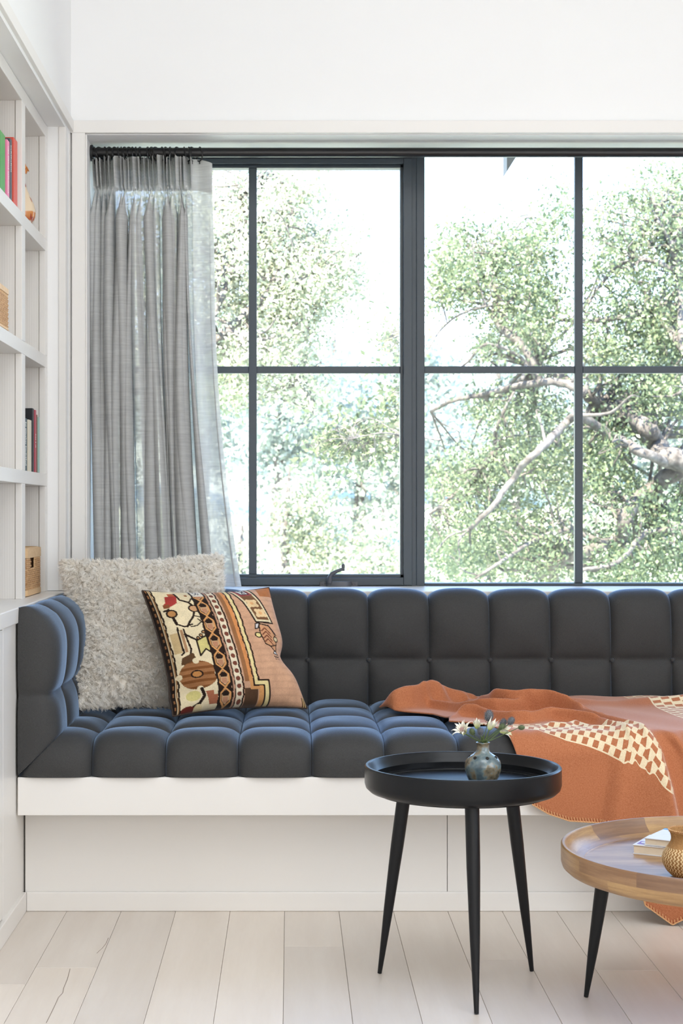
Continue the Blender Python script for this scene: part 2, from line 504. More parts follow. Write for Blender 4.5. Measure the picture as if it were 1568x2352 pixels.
M['grass'] = bark('dry_hillside', (0.42, 0.44, 0.32, 1), (0.55, 0.55, 0.42, 1))
M['green'] = plain('flower_stem_green', (0.11, 0.16, 0.05, 1), 0.6)
M['thistle'] = plain('grey_blue_thistle', (0.14, 0.15, 0.165, 1), 0.7)
M['thistle_green'] = plain('green_thistle', (0.13, 0.17, 0.08, 1), 0.7)
def petal():
    t = NT('cream_blush_bract'); tc = t.node('ShaderNodeTexCoord'); s = t.node('ShaderNodeSeparateXYZ'); t.lk(tc.outputs['Generated'], s.inputs[0])
    c = t.ramp(s.outputs[2], [(0.05, (0.38, 0.46, 0.12, 1)), (0.3, (0.72, 0.74, 0.42, 1)), (0.6, (0.86, 0.83, 0.70, 1)), (1.0, (0.90, 0.86, 0.78, 1))])
    t.set(c, 0.5, spec=0.3); return t.m
M['petal'] = petal()
M['petal_green'] = plain('lime_bud', (0.55, 0.62, 0.22, 1), 0.5)
M['blush'] = plain('blush_flower_heart', (0.72, 0.52, 0.48, 1), 0.7)

# ------------------------------------------------------------------ the setting
XL, XR = -0.74, 2.86            # left wall face, right end of the window bay
YW, YG = 5.60, 5.95             # room face of the window wall, inner face of the window frames
ZC = 3.95
def struct(name, boxes, mat, bevel=0.003, parent=None):
    m = MB()
    for a, b in boxes: m.box(a, b)
    o = m.build(name, mat, parent, bevel=bevel)
    o['kind'] = 'structure'
    return o
struct('wall_back', [((-1.4, YW, 2.392), (3.3, YG, ZC)), ((-1.4, YG, 2.432), (3.3, 6.1, ZC)), ((-1.4, YW, -0.02), (3.3, 6.1, 0.815)), ((-1.4, YW, 0.815), (-0.69, 6.1, 2.392)), ((2.80, YW, 0.815), (3.3, 6.1, 2.392))], M['wall'], 0)
struct('wall_left', [((-1.3, -2.6, 2.385), (XL, YW, ZC)), ((-1.3, 2.08, 0), (-1.105, YW, 2.385)), ((-1.3, -2.6, 0), (XL, 2.08, 2.385)), ((-1.105, 5.45, 0.857), (XL, YW, 2.385))], M['wall'], 0)
struct('wall_right', [((3.2, -2.6, 0), (3.35, 6.1, ZC))], M['wall'], 0)
struct('wall_front', [((-1.3, -2.75, 0), (3.35, -2.6, ZC))], M['wall'], 0)
struct('ceiling', [((-1.4, -2.75, ZC), (3.4, 6.1, ZC + 0.1))], M['wall'], 0)
floor = struct('floor', [((-1.3, -2.75, -0.05), (3.35, YW, -0.006))], M['gap'], 0)
# oak boards, each a piece of the floor
rnd = random.Random(5)
PW = 0.1519
row0 = -0.622
cuts_seen = {0: [4.045], 4: [4.245], 7: [4.12], 2: [3.2], 9: [4.02], 11: [3.3], -1: [3.9]}
for i in range(-1, 26):
    x0 = row0 + PW * i; x1 = x0 + PW
    if i == -1: x0 = XL - 0.02
    ends = [-2.6]
    y = -2.6 + rnd.uniform(0.6, 2.0)
    while y < 2.9: ends.append(y); y += rnd.uniform(1.3, 2.2)
    ends += cuts_seen.get(i, []) + [4.66]
    for a, b in zip(ends[:-1], ends[1:]):
        g = 0.00045
        o = MB().box((x0 + g, a + g, -0.006), (min(x1, 3.2) - g, b - g, 0.0)).build('plank', M['floor'], floor, bevel=0.0007, seg=1)

# two drying cracks in the boards by the bookcase
for pts in ([(161, 2225), (155, 2248), (146, 2270), (144, 2281), (134, 2291), (128, 2305), (118, 2326), (106, 2350)], [(249, 2154), (243, 2168), (235, 2178), (228, 2184), (222, 2190)]):
    cm = MB()
    pp = []
    for px, py in pts:
        Y = FPX * EYE / (py - VPY); pp.append(((px - VPX) * Y / FPX, Y))
    for (x0, y0), (x1, y1) in zip(pp[:-1], pp[1:]):
        cm.add([(x0 - .0008, y0, .0003), (x0 + .0008, y0, .0003), (x1 + .0008, y1, .0003), (x1 - .0008, y1, .0003)], [(0, 1, 2, 3)])
    cm.build('crack', M['gap'], floor)
# painted trim
struct('trim_1', [((XL - 0.002, -2.6, 2.398), (XL + 0.012, YW, 2.437))], M['trim'], 0.002)                        # band along the left wall
struct('trim_2', [((XL, YW - 0.02, 2.395), (3.2, YW, 2.437))], M['trim'], 0.002)                                   # band above the window
struct('trim_3', [((-0.7345, YW - 0.02, 0.815), (-0.69, YW, 2.395)), ((-0.69, YW - 0.012, 0.857), (-0.684, YW, 2.392))], M['trim'], 0.0015)   # left casing
struct('trim_4', [((2.80, YW - 0.02, 0.815), (2.845, YW, 2.395))], M['trim'], 0.002)
struct('trim_5', [((-0.76, 5.45 - 0.004, 0.857), (XL + 0.003, 5.475, 2.385)), ((-0.76, YW - 0.055, 0.857), (XL + 0.002, YW - 0.022, 2.385))], M['trim'], 0.0015)
struct('trim_6', [((-0.742, 5.56, 0.812), (2.845, 5.958, 0.850))], M['trim'], 0.003)                                # window sill

# eave with the end of a rafter outside the window
eave = struct('trim_7', [((-2.0, 6.1, 2.74), (4.2, 7.0, 2.86))], M['eave'], 0)
tri = MB()
ra = [(0.886, 2.506), (1.035, 2.742), (0.886, 2.742)]
V = [(x, 6.75, z) for x, z in ra] + [(x, 6.87, z) for x, z in ra]
tri.add(V, [(0, 1, 2), (5, 4, 3), (0, 3, 4, 1), (1, 4, 5, 2), (2, 5, 3, 0)])
tri.build('rafter_end', M['eave'], eave)

# windows ------------------------------------------------------------
def window(name, xl, xr, sash, bars_x, zbar, crank=None):
    """one light of the window: fixed frame, optional opening sash, glazing bars, panes"""
    w = bpy.data.objects.new(name, None); COL.objects.link(w); w['kind'] = 'structure'
    zb, zt = 0.85, 2.432
    f = MB()
    fw = 0.030
    bt = 0.010
    f.box((xl, YG, zb), (xl + fw, YG + 0.09, zt)).box((xr - fw, YG, zb), (xr, YG + 0.09, zt))
    f.box((xl + fw, YG, zb), (xr - fw, YG + 0.09, zb + bt)).box((xl + fw, YG, zt - (0.045 if sash else 0.022)), (xr - fw, YG + 0.09, zt))
    f.build('frame', M['frame'], w, bevel=0.002)
    if sash:
        a, b, c, d = sash            # outer left/right of the sash, stile width, rail width
        s = MB()
        y0, y1 = YG - 0.012, YG + 0.05
        zs, zu = 0.853, 2.386
        s.box((a, y0, zs), (a + c, y1, zu)).box((b - c, y0, zs), (b, y1, zu))
        s.box((a + c, y0, zs), (b - c, y1, zs + d)).box((a + c, y0, zu - 0.02), (b - c, y1, zu))
        so = s.build('sash', M['frame'], w, bevel=0.002)
        bd = MB()
        y0b = YG + 0.004
        q = 0.011
        gx0, gx1, gz0, gz1 = a + c, b - c, zs + d, zu - 0.02
        bd.box((gx0, y0b, gz0), (gx0 + q, y1, gz1)).box((gx1 - q, y0b, gz0), (gx1, y1, gz1)).box((gx0, y0b, gz0), (gx1, y1, gz0 + q)).box((gx0, y0b, gz1 - q), (gx1, y1, gz1))
        bd.build('glazing_bead', M['frame'], so, bevel=0.0015)
        gx0 += q; gx1 -= q; gz0 += q; gz1 -= q
        yb = YG + 0.006
    else:
        gx0, gx1, gz0, gz1 = xl + fw, xr - fw, zb + bt, zt - 0.022
        yb = YG + 0.012
    for x in bars_x:
        MB().box((x - 0.0145, yb, gz0), (x + 0.0145, yb + 0.026, gz1)).build('glazing_bar', M['frame'], w, bevel=0.002)
    xs = [gx0] + list(bars_x) + [gx1]
    for i in range(len(xs) - 1):
        xa = xs[i] + (0.0145 if i else 0); xb = xs[i + 1] - (0.0145 if i < len(xs) - 2 else 0)
        MB().box((xa, yb + 0.002, zbar - 0.0125), (xb, yb + 0.025, zbar + 0.0125)).build('glazing_bar', M['frame'], w, bevel=0.002)
        for za, zc in ((gz0, zbar - 0.0125), (zbar + 0.0125, gz1)):
            MB().box((xa - 0.004, yb + 0.012, za - 0.004), (xb + 0.004, yb + 0.016, zc + 0.004)).build('pane', M['glass'], w)
    return w
ZB = 1.6285
w1 = window('window_1', -0.69, 0.4395 + 0.016, (-0.672, 0.4395, 0.031, 0.028), [-0.133], ZB)
w2 = window('window_2', 0.4555, 1.655, None, [1.042], ZB + 0.001)
w3 = window('window_3', 1.655, 2.80, (1.672, 2.785, 0.031, 0.028), [2.228], ZB)
# crank of the left casement
ch = MB()
ch.box((0.108, YG - 0.022, 0.850), (0.243, YG - 0.011, 0.866))
for x in (0.117, 0.126, 0.226, 0.235): ch.tube([(x, YG - 0.0225, 0.858), (x, YG - 0.0245, 0.858)], 0.0028, 8)
crank = ch.build('crank_handle', M['handle'], w1, bevel=0.0015)
hump = []
hb = MB(); V = []; n = 17
for i in range(n):
    a = math.pi * i / (n - 1)
    hb_x = 0.176 - 0.046 * math.cos(a)
    hb.v.append((hb_x, YG - 0.022 - 0.034 * math.sin(a) ** 0.6, 0.850)); hb.v.append((hb_x, YG - 0.022 - 0.031 * math.sin(a) ** 0.6, 0.868))
hb.f += [(2*i, 2*i+2, 2*i+3, 2*i+1) for i in range(n - 1)] + [tuple(range(1, 2*n, 2)), tuple(range(0, 2*n, 2))[::-1]]
hb.build('housing', M['handle'], crank, smooth=True)
MB().tube([(0.142, YG - 0.045, 0.862), (0.143, YG - 0.046, 0.884), (0.150, YG - 0.047, 0.895), (0.168, YG - 0.047, 0.905), (0.190, YG - 0.047, 0.913)], [0.0095, 0.0085, 0.0075, 0.0062, 0.005], 12).build('crank_arm', M['handle'], crank, smooth=True)
MB().lathe([(0.0045, 0.0), (0.006, 0.004), (0.0045, 0.009), (0.0058, 0.013), (0.0066, 0.019), (0.004, 0.025), (0.0006, 0.026)], 14, (0.191, YG - 0.047, 0.906)).build('knob', M['handle'], crank, smooth=True)

# ------------------------------------------------------------------ left cabinet wall
cab = thing('base_cabinet', 'white painted base cabinet under the bookcase ledge, left of the bench', 'cabinet', (-0.92, 3.6, 0))
def pbox(name, a, b, mat, par, bevel=0.002):
    o = par
    L = Vector(o.location)
    a = tuple(Vector(a) - L); b = tuple(Vector(b) - L)
    return MB().box(a, b).build(name, mat, par, bevel=bevel)
pbox('body', (-1.10, 2.085, 0.055), (-0.762, 5.44, 0.812), M['cabinet'], cab)
pbox('side_panel', (-0.762, 4.30, 0.0), (-0.7445, 5.44, 0.812), M['cabinet'], cab)
for k in range(5):
    y1 = 4.296 - 0.44 * k
    d = pbox('door', (-0.762, y1 - 0.436, 0.06), (-0.744, y1, 0.808), M['cabinet'], cab)
pbox('plinth', (-0.762, 2.08, 0.0), (-0.734, 4.615, 0.055), M['cabinet'], cab)
top = MB().box((-1.10, 2.085, 0.812), (-0.737, 5.58, 0.8555)).build('countertop', M['cabinet'], None, bevel=0.003)
tag(top, 'white painted ledge running along the top of the left base cabinet', 'ledge')

bk = thing('bookcase', 'white built-in bookcase with open square cells on the left wall', 'bookcase', (-0.95, 4.0, 0.8555))
XF = -0.797
shelf_tops = [2.009, 1.628, 1.2404]
pbox('back_panel', (-1.105, 2.09, 0.8555), (-1.09, 5.448, 2.383), M['bead'], bk)
pbox('top_rail', (-1.09, 2.09, 2.343), (XF, 5.448, 2.384), M['cabinet'], bk)
for z in shelf_tops:
    pbox('shelf', (-1.09, 2.09, z - 0.04), (XF, 5.448, z), M['cabinet'], bk, 0.0015)
levels = [0.8555] + sorted(shelf_tops) + [2.343]
ys = [(5.40, 5.448)] + [(4.93 - 0.47 * k, 4.99 - 0.47 * k) for k in range(6)]
for (ya, yb) in ys:
    for i in range(4):
        z0, z1 = levels[i], (levels[i + 1] - (0.04 if i < 3 else 0))
        pbox('stile', (XF - 0.02, ya, z0), (XF, yb, z1), M['cabinet'], bk, 0.0012)
        pbox('divider', (-1.09, ya + 0.004, z0), (XF - 0.021, yb - 0.004, z1), M['bead'], bk, 0.001)

# ------------------------------------------------------------------ window bench
bench = thing('window_bench', 'white painted built-in bench box below the charcoal cushions', 'bench', (1.0, 5.0, 0))
pbox('fascia_board', (XL, 4.50, 0.289), (2.86, 4.525, 0.393), M['trim'], bench)
pbox('seat_board', (XL, 4.525, 0.365), (2.86, 5.595, 0.393), M['trim'], bench)
for a, b in ((XL, 0.4402), (0.4418, 1.66), (1.6616, 2.86)):
    pbox('front_panel', (a, 4.63, 0.0), (b, 4.65, 0.365), M['trim'], bench, 0.0012)
pbox('skirting', (XL + 0.005, 4.616, 0.0), (2.86, 4.63, 0.054), M['trim'], bench, 0.003)

# tufted cushions ----------------------------------------------------
def tufted(name, path, vbreaks, ubreaks, mapf, amp, mat, parent=None, pw=3.0, du=0.0085, dv=0.0085, u_range=None, sub=None):
    """path: list of 2D points of the profile; vbreaks/ubreaks: seam positions (arc length / metres)"""
    P = np.array(path, float)
    seg = np.linalg.norm(np.diff(P, axis=0), axis=1); s = np.concatenate([[0], np.cumsum(seg)])
    L = s[-1]; nv = int(L / dv) + 1
    sv = np.linspace(0, L, nv)
    px = np.interp(sv, s, P[:, 0]); py = np.interp(sv, s, P[:, 1])
    k = np.ones(7) / 7
    pad = lambda a: np.concatenate([np.linspace(2*a[0]-a[3], a[0], 4)[:-1], a, np.linspace(a[-1], 2*a[-1]-a[-4], 4)[1:]])
    px, py = np.convolve(pad(px), k, 'valid'), np.convolve(pad(py), k, 'valid')
    tx, ty = np.gradient(px), np.gradient(py)
    ln = np.hypot(tx, ty) + 1e-9
    nx, ny = -ty / ln, tx / ln
    u0, u1 = u_range
    nu = int((u1 - u0) / du) + 1
    uu = np.linspace(u0, u1, nu)
    # add tight samples at seams
    uu = np.unique(np.concatenate([uu] + [np.array([b - .002, b, b + .002]) for b in ubreaks if u0 < b < u1]))
    def puff(x, br):
        br = np.array(br); i = np.clip(np.searchsorted(br, x, 'right') - 1, 0, len(br) - 2)
        t = (x - br[i]) / (br[i + 1] - br[i]) * 2 - 1
        return np.sqrt(np.clip(1 - np.abs(t) ** pw, 0, 1))
    fu, fv = puff(uu, ubreaks), puff(sv, vbreaks)
    D = amp * (0.86 * fu[:, None] * fv[None, :] + 0.14 * np.minimum(fu[:, None], fv[None, :]))
    # a few soft wrinkles
    D = D + 0.0016 * np.sin(uu[:, None] * 23 + sv[None, :] * 9) * np.sin(sv[None, :] * 31 + uu[:, None] * 5)
    A = px[None, :] + nx[None, :] * D; B = py[None, :] + ny[None, :] * D
    out = mapf(uu[:, None] + 0 * A, A, B, sv[None, :] + 0 * A)
    o = grid_mesh(name, out, mat, parent)
    if sub: o.modifiers.new('thickness', 'SOLIDIFY').thickness = 0
    return o
US = [-0.54 + 0.2 * i for i in range(-1, 18)]
# seat: profile in (Y, Z), from the front bottom edge, over the front, to the back
seat_path = [(4.522, 0.3955), (4.520, 0.43), (4.524, 0.452), (4.540, 0.470), (4.570, 0.478), (4.63, 0.479), (4.73, 0.477), (5.0, 0.476), (5.44, 0.474)]
def s_at(path, y):
    P = np.array(path); s = np.concatenate([[0], np.cumsum(np.linalg.norm(np.diff(P, axis=0), axis=1))])
    return float(np.interp(y, P[:, 0][3:], s[3:]))
sb = [-0.11] + [s_at(seat_path, y) for y in (4.735, 4.965, 5.195, 5.425)] + [s_at(seat_path, 5.44) + 0.20]
def seat_map(u, y, z, s):
    lim = -0.742 + np.clip(z - 0.392, 0, 0.118)
    x = np.maximum(u, lim)
    return np.stack([x, y, z], -1)
seat = tufted('seat_cushion', seat_path, sb, US, seat_map, 0.036, M['sofa'], u_range=(-0.742, 2.84))
tag(seat, 'long charcoal tufted seat cushion on the white bench', 'cushion')
# back: profile in (Y, Z) from behind the seat up and over the top
back_path = [(5.448, 0.40), (5.452, 0.52), (5.456, 0.628), (5.462, 0.74), (5.470, 0.795), (5.485, 0.822), (5.51, 0.832), (5.545, 0.832), (5.556, 0.815), (5.556, 0.70)]
bp = np.array(back_path); bs = np.concatenate([[0], np.cumsum(np.linalg.norm(np.diff(bp, axis=0), axis=1))])
def back_map(u, y, z, s):
    return np.stack([u, y, z], -1)
bb = [0.0, float(bs[2]), float(bs[-2]) + 0.03, float(bs[-1]) + 0.25]
bb[0] = float(bs[2]) - 0.26
back = tufted('back_cushion', back_path, bb, US, lambda u, y, z, s: np.stack([u, y, z], -1), 0.034, M['sofa'], u_range=(-0.742, 2.84), pw=2.7)
tag(back, 'long charcoal tufted back cushion below the window sill', 'cushion')
for i, x in enumerate(US[1:-1]):
    MB().ball((x, 5.4475, 0.628), (0.0075, 0.005, 0.0075), 12, 8).build('button', M['sofa'], back, smooth=True)
# side: profile in (Z, X) ... u runs along the plan path (front face, corner, then back along the cabinet)
pl = [(-0.742, 4.506), (-0.70, 4.505), (-0.672, 4.510), (-0.655, 4.525), (-0.648, 4.55), (-0.645, 4.63), (-0.644, 5.0), (-0.644, 5.425)]
PP = np.array(pl); PS = np.concatenate([[0], np.cumsum(np.linalg.norm(np.diff(PP, axis=0), axis=1))])
def plan(s):
    # smoothed plan position and outward normal
    x = sum(np.interp(s + d, PS, PP[:, 0]) for d in (-.012, 0, .012)) / 3
    y = sum(np.interp(s + d, PS, PP[:, 1]) for d in (-.012, 0, .012)) / 3
    return x, y
def side_cushion():
    us = np.linspace(0, PS[-1], 125); nv = 70
    zpath = np.array([(0.0, 0.396), (0.0, 0.50), (0.0, 0.615), (0.0, 0.76), (0.006, 0.795), (0.02, 0.818), (0.045, 0.828), (0.10, 0.828)])
    zs = np.concatenate([[0], np.cumsum(np.linalg.norm(np.diff(zpath, axis=0), axis=1))])
    vs = np.linspace(0, zs[-1], nv)
    inn = np.convolve(np.pad(np.interp(vs, zs, zpath[:, 0]), 3, 'edge'), np.ones(7) / 7, 'valid')
    zz = np.interp(vs, zs, zpath[:, 1])
    ub = [-0.06] + [float(np.interp(y, PP[:, 1][3:], PS[3:])) for y in (4.735, 4.965, 5.195, 5.43)] + [PS[-1] + 0.2]
    vb = [0.615 - 0.396 - 0.24, 0.615 - 0.396, zs[-1] + 0.03]
    def puff(x, br, p=3.0):
        br = np.array(br); i = np.clip(np.searchsorted(br, x, 'right') - 1, 0, len(br) - 2)
        t = (x - br[i]) / (br[i + 1] - br[i]) * 2 - 1
        return np.sqrt(np.clip(1 - np.abs(t) ** p, 0, 1))
    D = 0.034 * np.outer(puff(us, ub), puff(vs, vb))
    x, y = plan(us); dx = np.gradient(x); dy = np.gradient(y); l = np.hypot(dx, dy); nx, ny = dy / l, -dx / l
    t_in = inn / 0.10                                  # 0 on the face, 1 over the top at the cabinet side
    nzf = np.clip(t_in * 1.6, 0, 1)
    X = x[:, None] + (D - 0.012) * nx[:, None] * (1 - nzf)[None, :]
    Y = y[:, None] + D * ny[:, None] * (1 - nzf)[None, :] * 0.55
    # the top closes towards the cabinet
    X = X + (-0.742 - X) * np.clip(t_in, 0, 1)[None, :]
    Z = zz[None, :] + D * nzf[None, :]
    # mitre: the lower part narrows to nothing at the bench top
    lim = -0.742 + np.clip(Z - 0.394, 0, 0.13) * 1.02
    X = np.where(Z < 0.53, np.minimum(X, lim), X)
    return grid_mesh('side_cushion', np.stack([X, Y, Z], -1), M['sofa'])
side = side_cushion()
tag(side, 'short charcoal tufted end cushion against the base cabinet', 'cushion')

# ------------------------------------------------------------------ curtain rod, rings, curtain
rodY, rodZ = 5.735, 2.3622
rod = thing('curtain_rod', 'long black curtain rod under the window head', 'curtain rod', (0, rodY, rodZ))
MB().tube([(-0.684, 0, 0), (2.798, 0, 0)], 0.0165, 20).build('pole', M['rod'], rod, smooth=True)
fl = MB(); fl.tube([(-0.689, 0, -0.002), (-0.681, 0, -0.002)], 0.028, 24)
fl.build('wall_flange', M['rod'], rod, smooth=True, bevel=0.001)
ring_px = [216, 228, 240, 252, 264, 271, 278, 287, 297, 305, 312, 322, 340, 349, 358, 371, 381, 391, 407, 423, 433, 441, 458]
ring0 = MB().tube([(0.002 * math.sin(a * 2), 0.0235 * math.cos(a), -0.006 + 0.0235 * math.sin(a)) for a in [2 * math.pi * i / 22 for i in range(22)]], 0.0028, 8, closed=True)
ro = None
for i, px in enumerate(ring_px):
    if ro is None:
        r_ = ro = ring0.build('curtain_ring', M['rod'], None, smooth=True)
        tag(ro, 'thin black curtain ring on the rod above the grey curtain', 'curtain ring', 'curtain rings on the rod')
        e_ = MB().tube([(0, 0.0, -0.030), (0.0005, 0, -0.040)], 0.0022, 6).build('eyelet', M['rod'], ro, smooth=True)
    else:
        r_ = copy_tree(ro)
    r_.location = ((px - VPX) * rodY / FPX, rodY, rodZ)
    ORD = 'first second third fourth fifth sixth seventh eighth ninth tenth eleventh twelfth thirteenth fourteenth fifteenth sixteenth seventeenth eighteenth nineteenth twentieth twenty-first twenty-second last'.split()
    r_['label'] = ORD[i] + ' thin black curtain ring on the rod, counted from the left casing'
    r_.rotation_euler = (0, 0, R(random.Random(i).uniform(-28, 28)))

def curtain():
    rg = np.random.RandomState(11)
    n_f = 21                                             # pleats
    cx = [(p - VPX) * rodY / FPX for p in ring_px]
    # pleat centres: one per ring plus the flat leading panel
    k_u, k_v = 1150, 150
    u = np.linspace(0, 1, k_u); v = np.linspace(0, 1, k_v)
    zt, zb = 2.340, 0.858
    # pleat positions in u (uneven); the last 13% of the cloth hangs flat
    cen = np.linspace(0.012, 0.86, n_f) + rg.uniform(-0.011, 0.011, n_f)
    cen = np.sort(cen)
    xs_c = np.linspace(-0.676, -0.352, n_f) + rg.uniform(-0.006, 0.006, n_f)
    edges = np.concatenate([[0], (cen[1:] + cen[:-1]) / 2, [0.885]])
    X = np.zeros((k_u, k_v)); Y = np.zeros((k_u, k_v)); Z = np.zeros((k_u, k_v))
    A = rg.uniform(0.030, 0.062, n_f); ph = rg.uniform(0, 6, n_f); lean = rg.uniform(-0.018, 0.018, n_f)
    wob = rg.uniform(0.6, 1.5, n_f)
    FLIP = np.where(rg.rand(n_f) < 0.72, 1, -1)
    fi = np.clip(np.searchsorted(edges, u, 'right') - 1, 0, n_f - 1)
    flat = u > 0.885
    t = np.where(flat, 0, (u - edges[fi]) / (edges[fi + 1] - edges[fi]) * 2 - 1)     # -1..1 inside a pleat
    xb = np.concatenate([[-0.686], (xs_c[1:] + xs_c[:-1]) / 2, [-0.338]])
    for j, vv in enumerate(v):
        z = zt + (zb - zt) * vv
        hd = np.clip((z - 2.232) / 0.012, 0, 1)                      # 1 in the heading band
        hd = hd * hd * (3 - 2 * hd)
        d = (2.235 - z)                                               # distance below the band
        # heading: sharp pinch pleats standing out into the room
        tri = np.clip(1 - np.abs(t) * 1.15, 0, 1)
        top = np.clip((z - 2.235) / 0.105, 0, 1)
        amp_h = (0.018 + 0.040 * top) * (0.75 + 0.5 * np.sin(ph[fi] * 3) ** 2)
        sw = np.clip((t * FLIP[fi] + 1) / 2, 0, 1)
        saw = np.where(sw < 0.78, 1 - sw / 0.78, (sw - 0.78) / 0.22)
        y_h = -amp_h * saw + 0.016
        x_h = xs_c[fi] + (xb[fi + 1] - xb[fi]) * 0.5 * t + lean[fi] * top * tri
        # below: soft rounded folds with overlap
        g = np.clip(d / 0.10, 0, 1)
        a = A[fi] * (0.45 + 0.55 * g) * (1 + 0.25 * np.sin(vv * 5 * wob[fi] + ph[fi]))
        y_f = -a * np.cos(t * np.pi) * 0.80
        shift = 0.012 * g * np.sin(vv * 3.1 * wob[fi] + ph[fi] * 2)
        x_f = xs_c[fi] + (xb[fi + 1] - xb[fi]) * 0.5 * t + (0.30 * a) * np.sin(t * np.pi) * g * np.sign(np.sin(ph[fi] * 7)) + shift * (1 - np.abs(t) ** 2)
        pinch = np.exp(-((z - 2.232) / 0.016) ** 2)
        x_f = x_f + pinch * (xs_c[fi] - x_f) * 0.45
        y_f = y_f * (1 - 0.5 * pinch)
        x = x_h * hd + x_f * (1 - hd); y = y_h * hd + y_f * (1 - hd)
        # flat leading panel
        q = (u - 0.885) / 0.115
        xe0, xe1 = -0.338, -0.268 + 0.006 * np.clip(d * 4, 0, 1)
        xp = xe0 + (xe1 - xe0) * q
        yp = 0.010 * np.sin(q * 4.2 + 0.6) * (1 + 0.8 * vv) - 0.006
        x = np.where(flat, xp, x); y = np.where(flat, yp, y)
        # the cloth flares towards the sill on the right
        fl_ = np.clip((vv - 0.30) / 0.70, 0, 1) ** 1.9
        s01 = (x + 0.686) / 0.42
        x = x + fl_ * 0.082 * np.clip(s01, 0, 1.02) ** 1.6 + 0.012 * vv * np.clip(s01, 0, 1)
        # uneven gathering lower down, with two openings
        x = x + vv * 0.012 * np.sin(s01 * 15 + 0.5) * (s01 < 0.97)
        zc = zt - 0.018 * np.clip((q - 0.2) / 0.8, 0, 1) ** 1.5 * flat if True else zt
        X[:, j] = x; Y[:, j] = y * (1 - 0.25 * (vv > 0.97)); Z[:, j] = (zc if np.ndim(zc) else zt) + (zb - (zc if np.ndim(zc) else zt)) * vv
        if True:
            # pleat tips in the heading stand at slightly different heights
            Z[:, j] += np.where(flat, 0, top * (0.006 * np.sin(ph[fi] * 5) + 0.006 * tri))
    P = np.stack([X, Y + 5.738, Z], -1)
    sp = int(np.argmin(np.abs(zt + (zb - zt) * v - 2.234)))
    o = grid_mesh('curtain', P, M['linen'])
    hb_ = P[:, :sp + 1].copy(); hb_[..., 1] += 0.0035
    grid_mesh('heading_band', hb_, M['linen'], o)
    return o
tag(curtain(), 'grey sheer linen pleated curtain hanging at the left of the window', 'curtain')

# ------------------------------------------------------------------ pillows
def pillow_grid(cor, nfront, nback, n, pinch=0.05, power=0.5, bias=None):
    """cor: TL, TR, BR, BL corners. returns front and back (n,n,3) arrays, normal"""
    TL, TR, BR, BL = [np.array(c) for c in cor]
    s = np.linspace(0, 1, n); S, T = np.meshgrid(s, s, indexing='ij')          # S across, T down
    a, b = 2 * S - 1, 2 * T - 1
    # concave edges
    S2 = 0.5 + 0.5 * a * (1 - pinch * (1 - b ** 2) * np.abs(a) ** 3)
    T2 = 0.5 + 0.5 * b * (1 - pinch * (1 - a ** 2) * np.abs(b) ** 3)
    base = ((1 - S2) * (1 - T2))[..., None] * TL + (S2 * (1 - T2))[..., None] * TR + (S2 * T2)[..., None] * BR + ((1 - S2) * T2)[..., None] * BL
    nrm = np.cross(TR - TL, BL - TL); nrm /= np.linalg.norm(nrm)
    if nrm[1] > 0: nrm = -nrm
    prof = np.clip((1 - np.abs(a) ** 2.6) * (1 - np.abs(b) ** 2.6), 0, 1) ** power
    if bias is not None: prof = prof * (1 + bias * b)
    return base + prof[..., None] * nrm * nfront, base - prof[..., None] * nrm * nback, nrm, prof, S, T

def closed_pillow(name, F, B, mat, parent=None):
    n = F.shape[0]
    me = bpy.data.meshes.new(name)
    idx = np.arange(n * n).reshape(n, n)
    bmap = idx + n * n
    edge = np.zeros((n, n), bool); edge[0] = edge[-1] = True; edge[:, 0] = edge[:, -1] = True
    bmap[edge] = idx[edge]
    inner = np.unique(bmap[~edge])
    V = np.concatenate([F.reshape(-1, 3), B.reshape(-1, 3)])
    q1 = np.stack([idx[:-1, :-1], idx[:-1, 1:], idx[1:, 1:], idx[1:, :-1]], -1).reshape(-1, 4)
    q2 = np.stack([bmap[:-1, :-1], bmap[1:, :-1], bmap[1:, 1:], bmap[:-1, 1:]], -1).reshape(-1, 4)
    q = np.concatenate([q1, q2])
    used = np.unique(q); remap = -np.ones(len(V), int); remap[used] = np.arange(len(used))
    me.from_pydata(V[used].tolist(), [], remap[q].tolist())
    o = link(name, me, mat, parent, True)
    return o, used, n

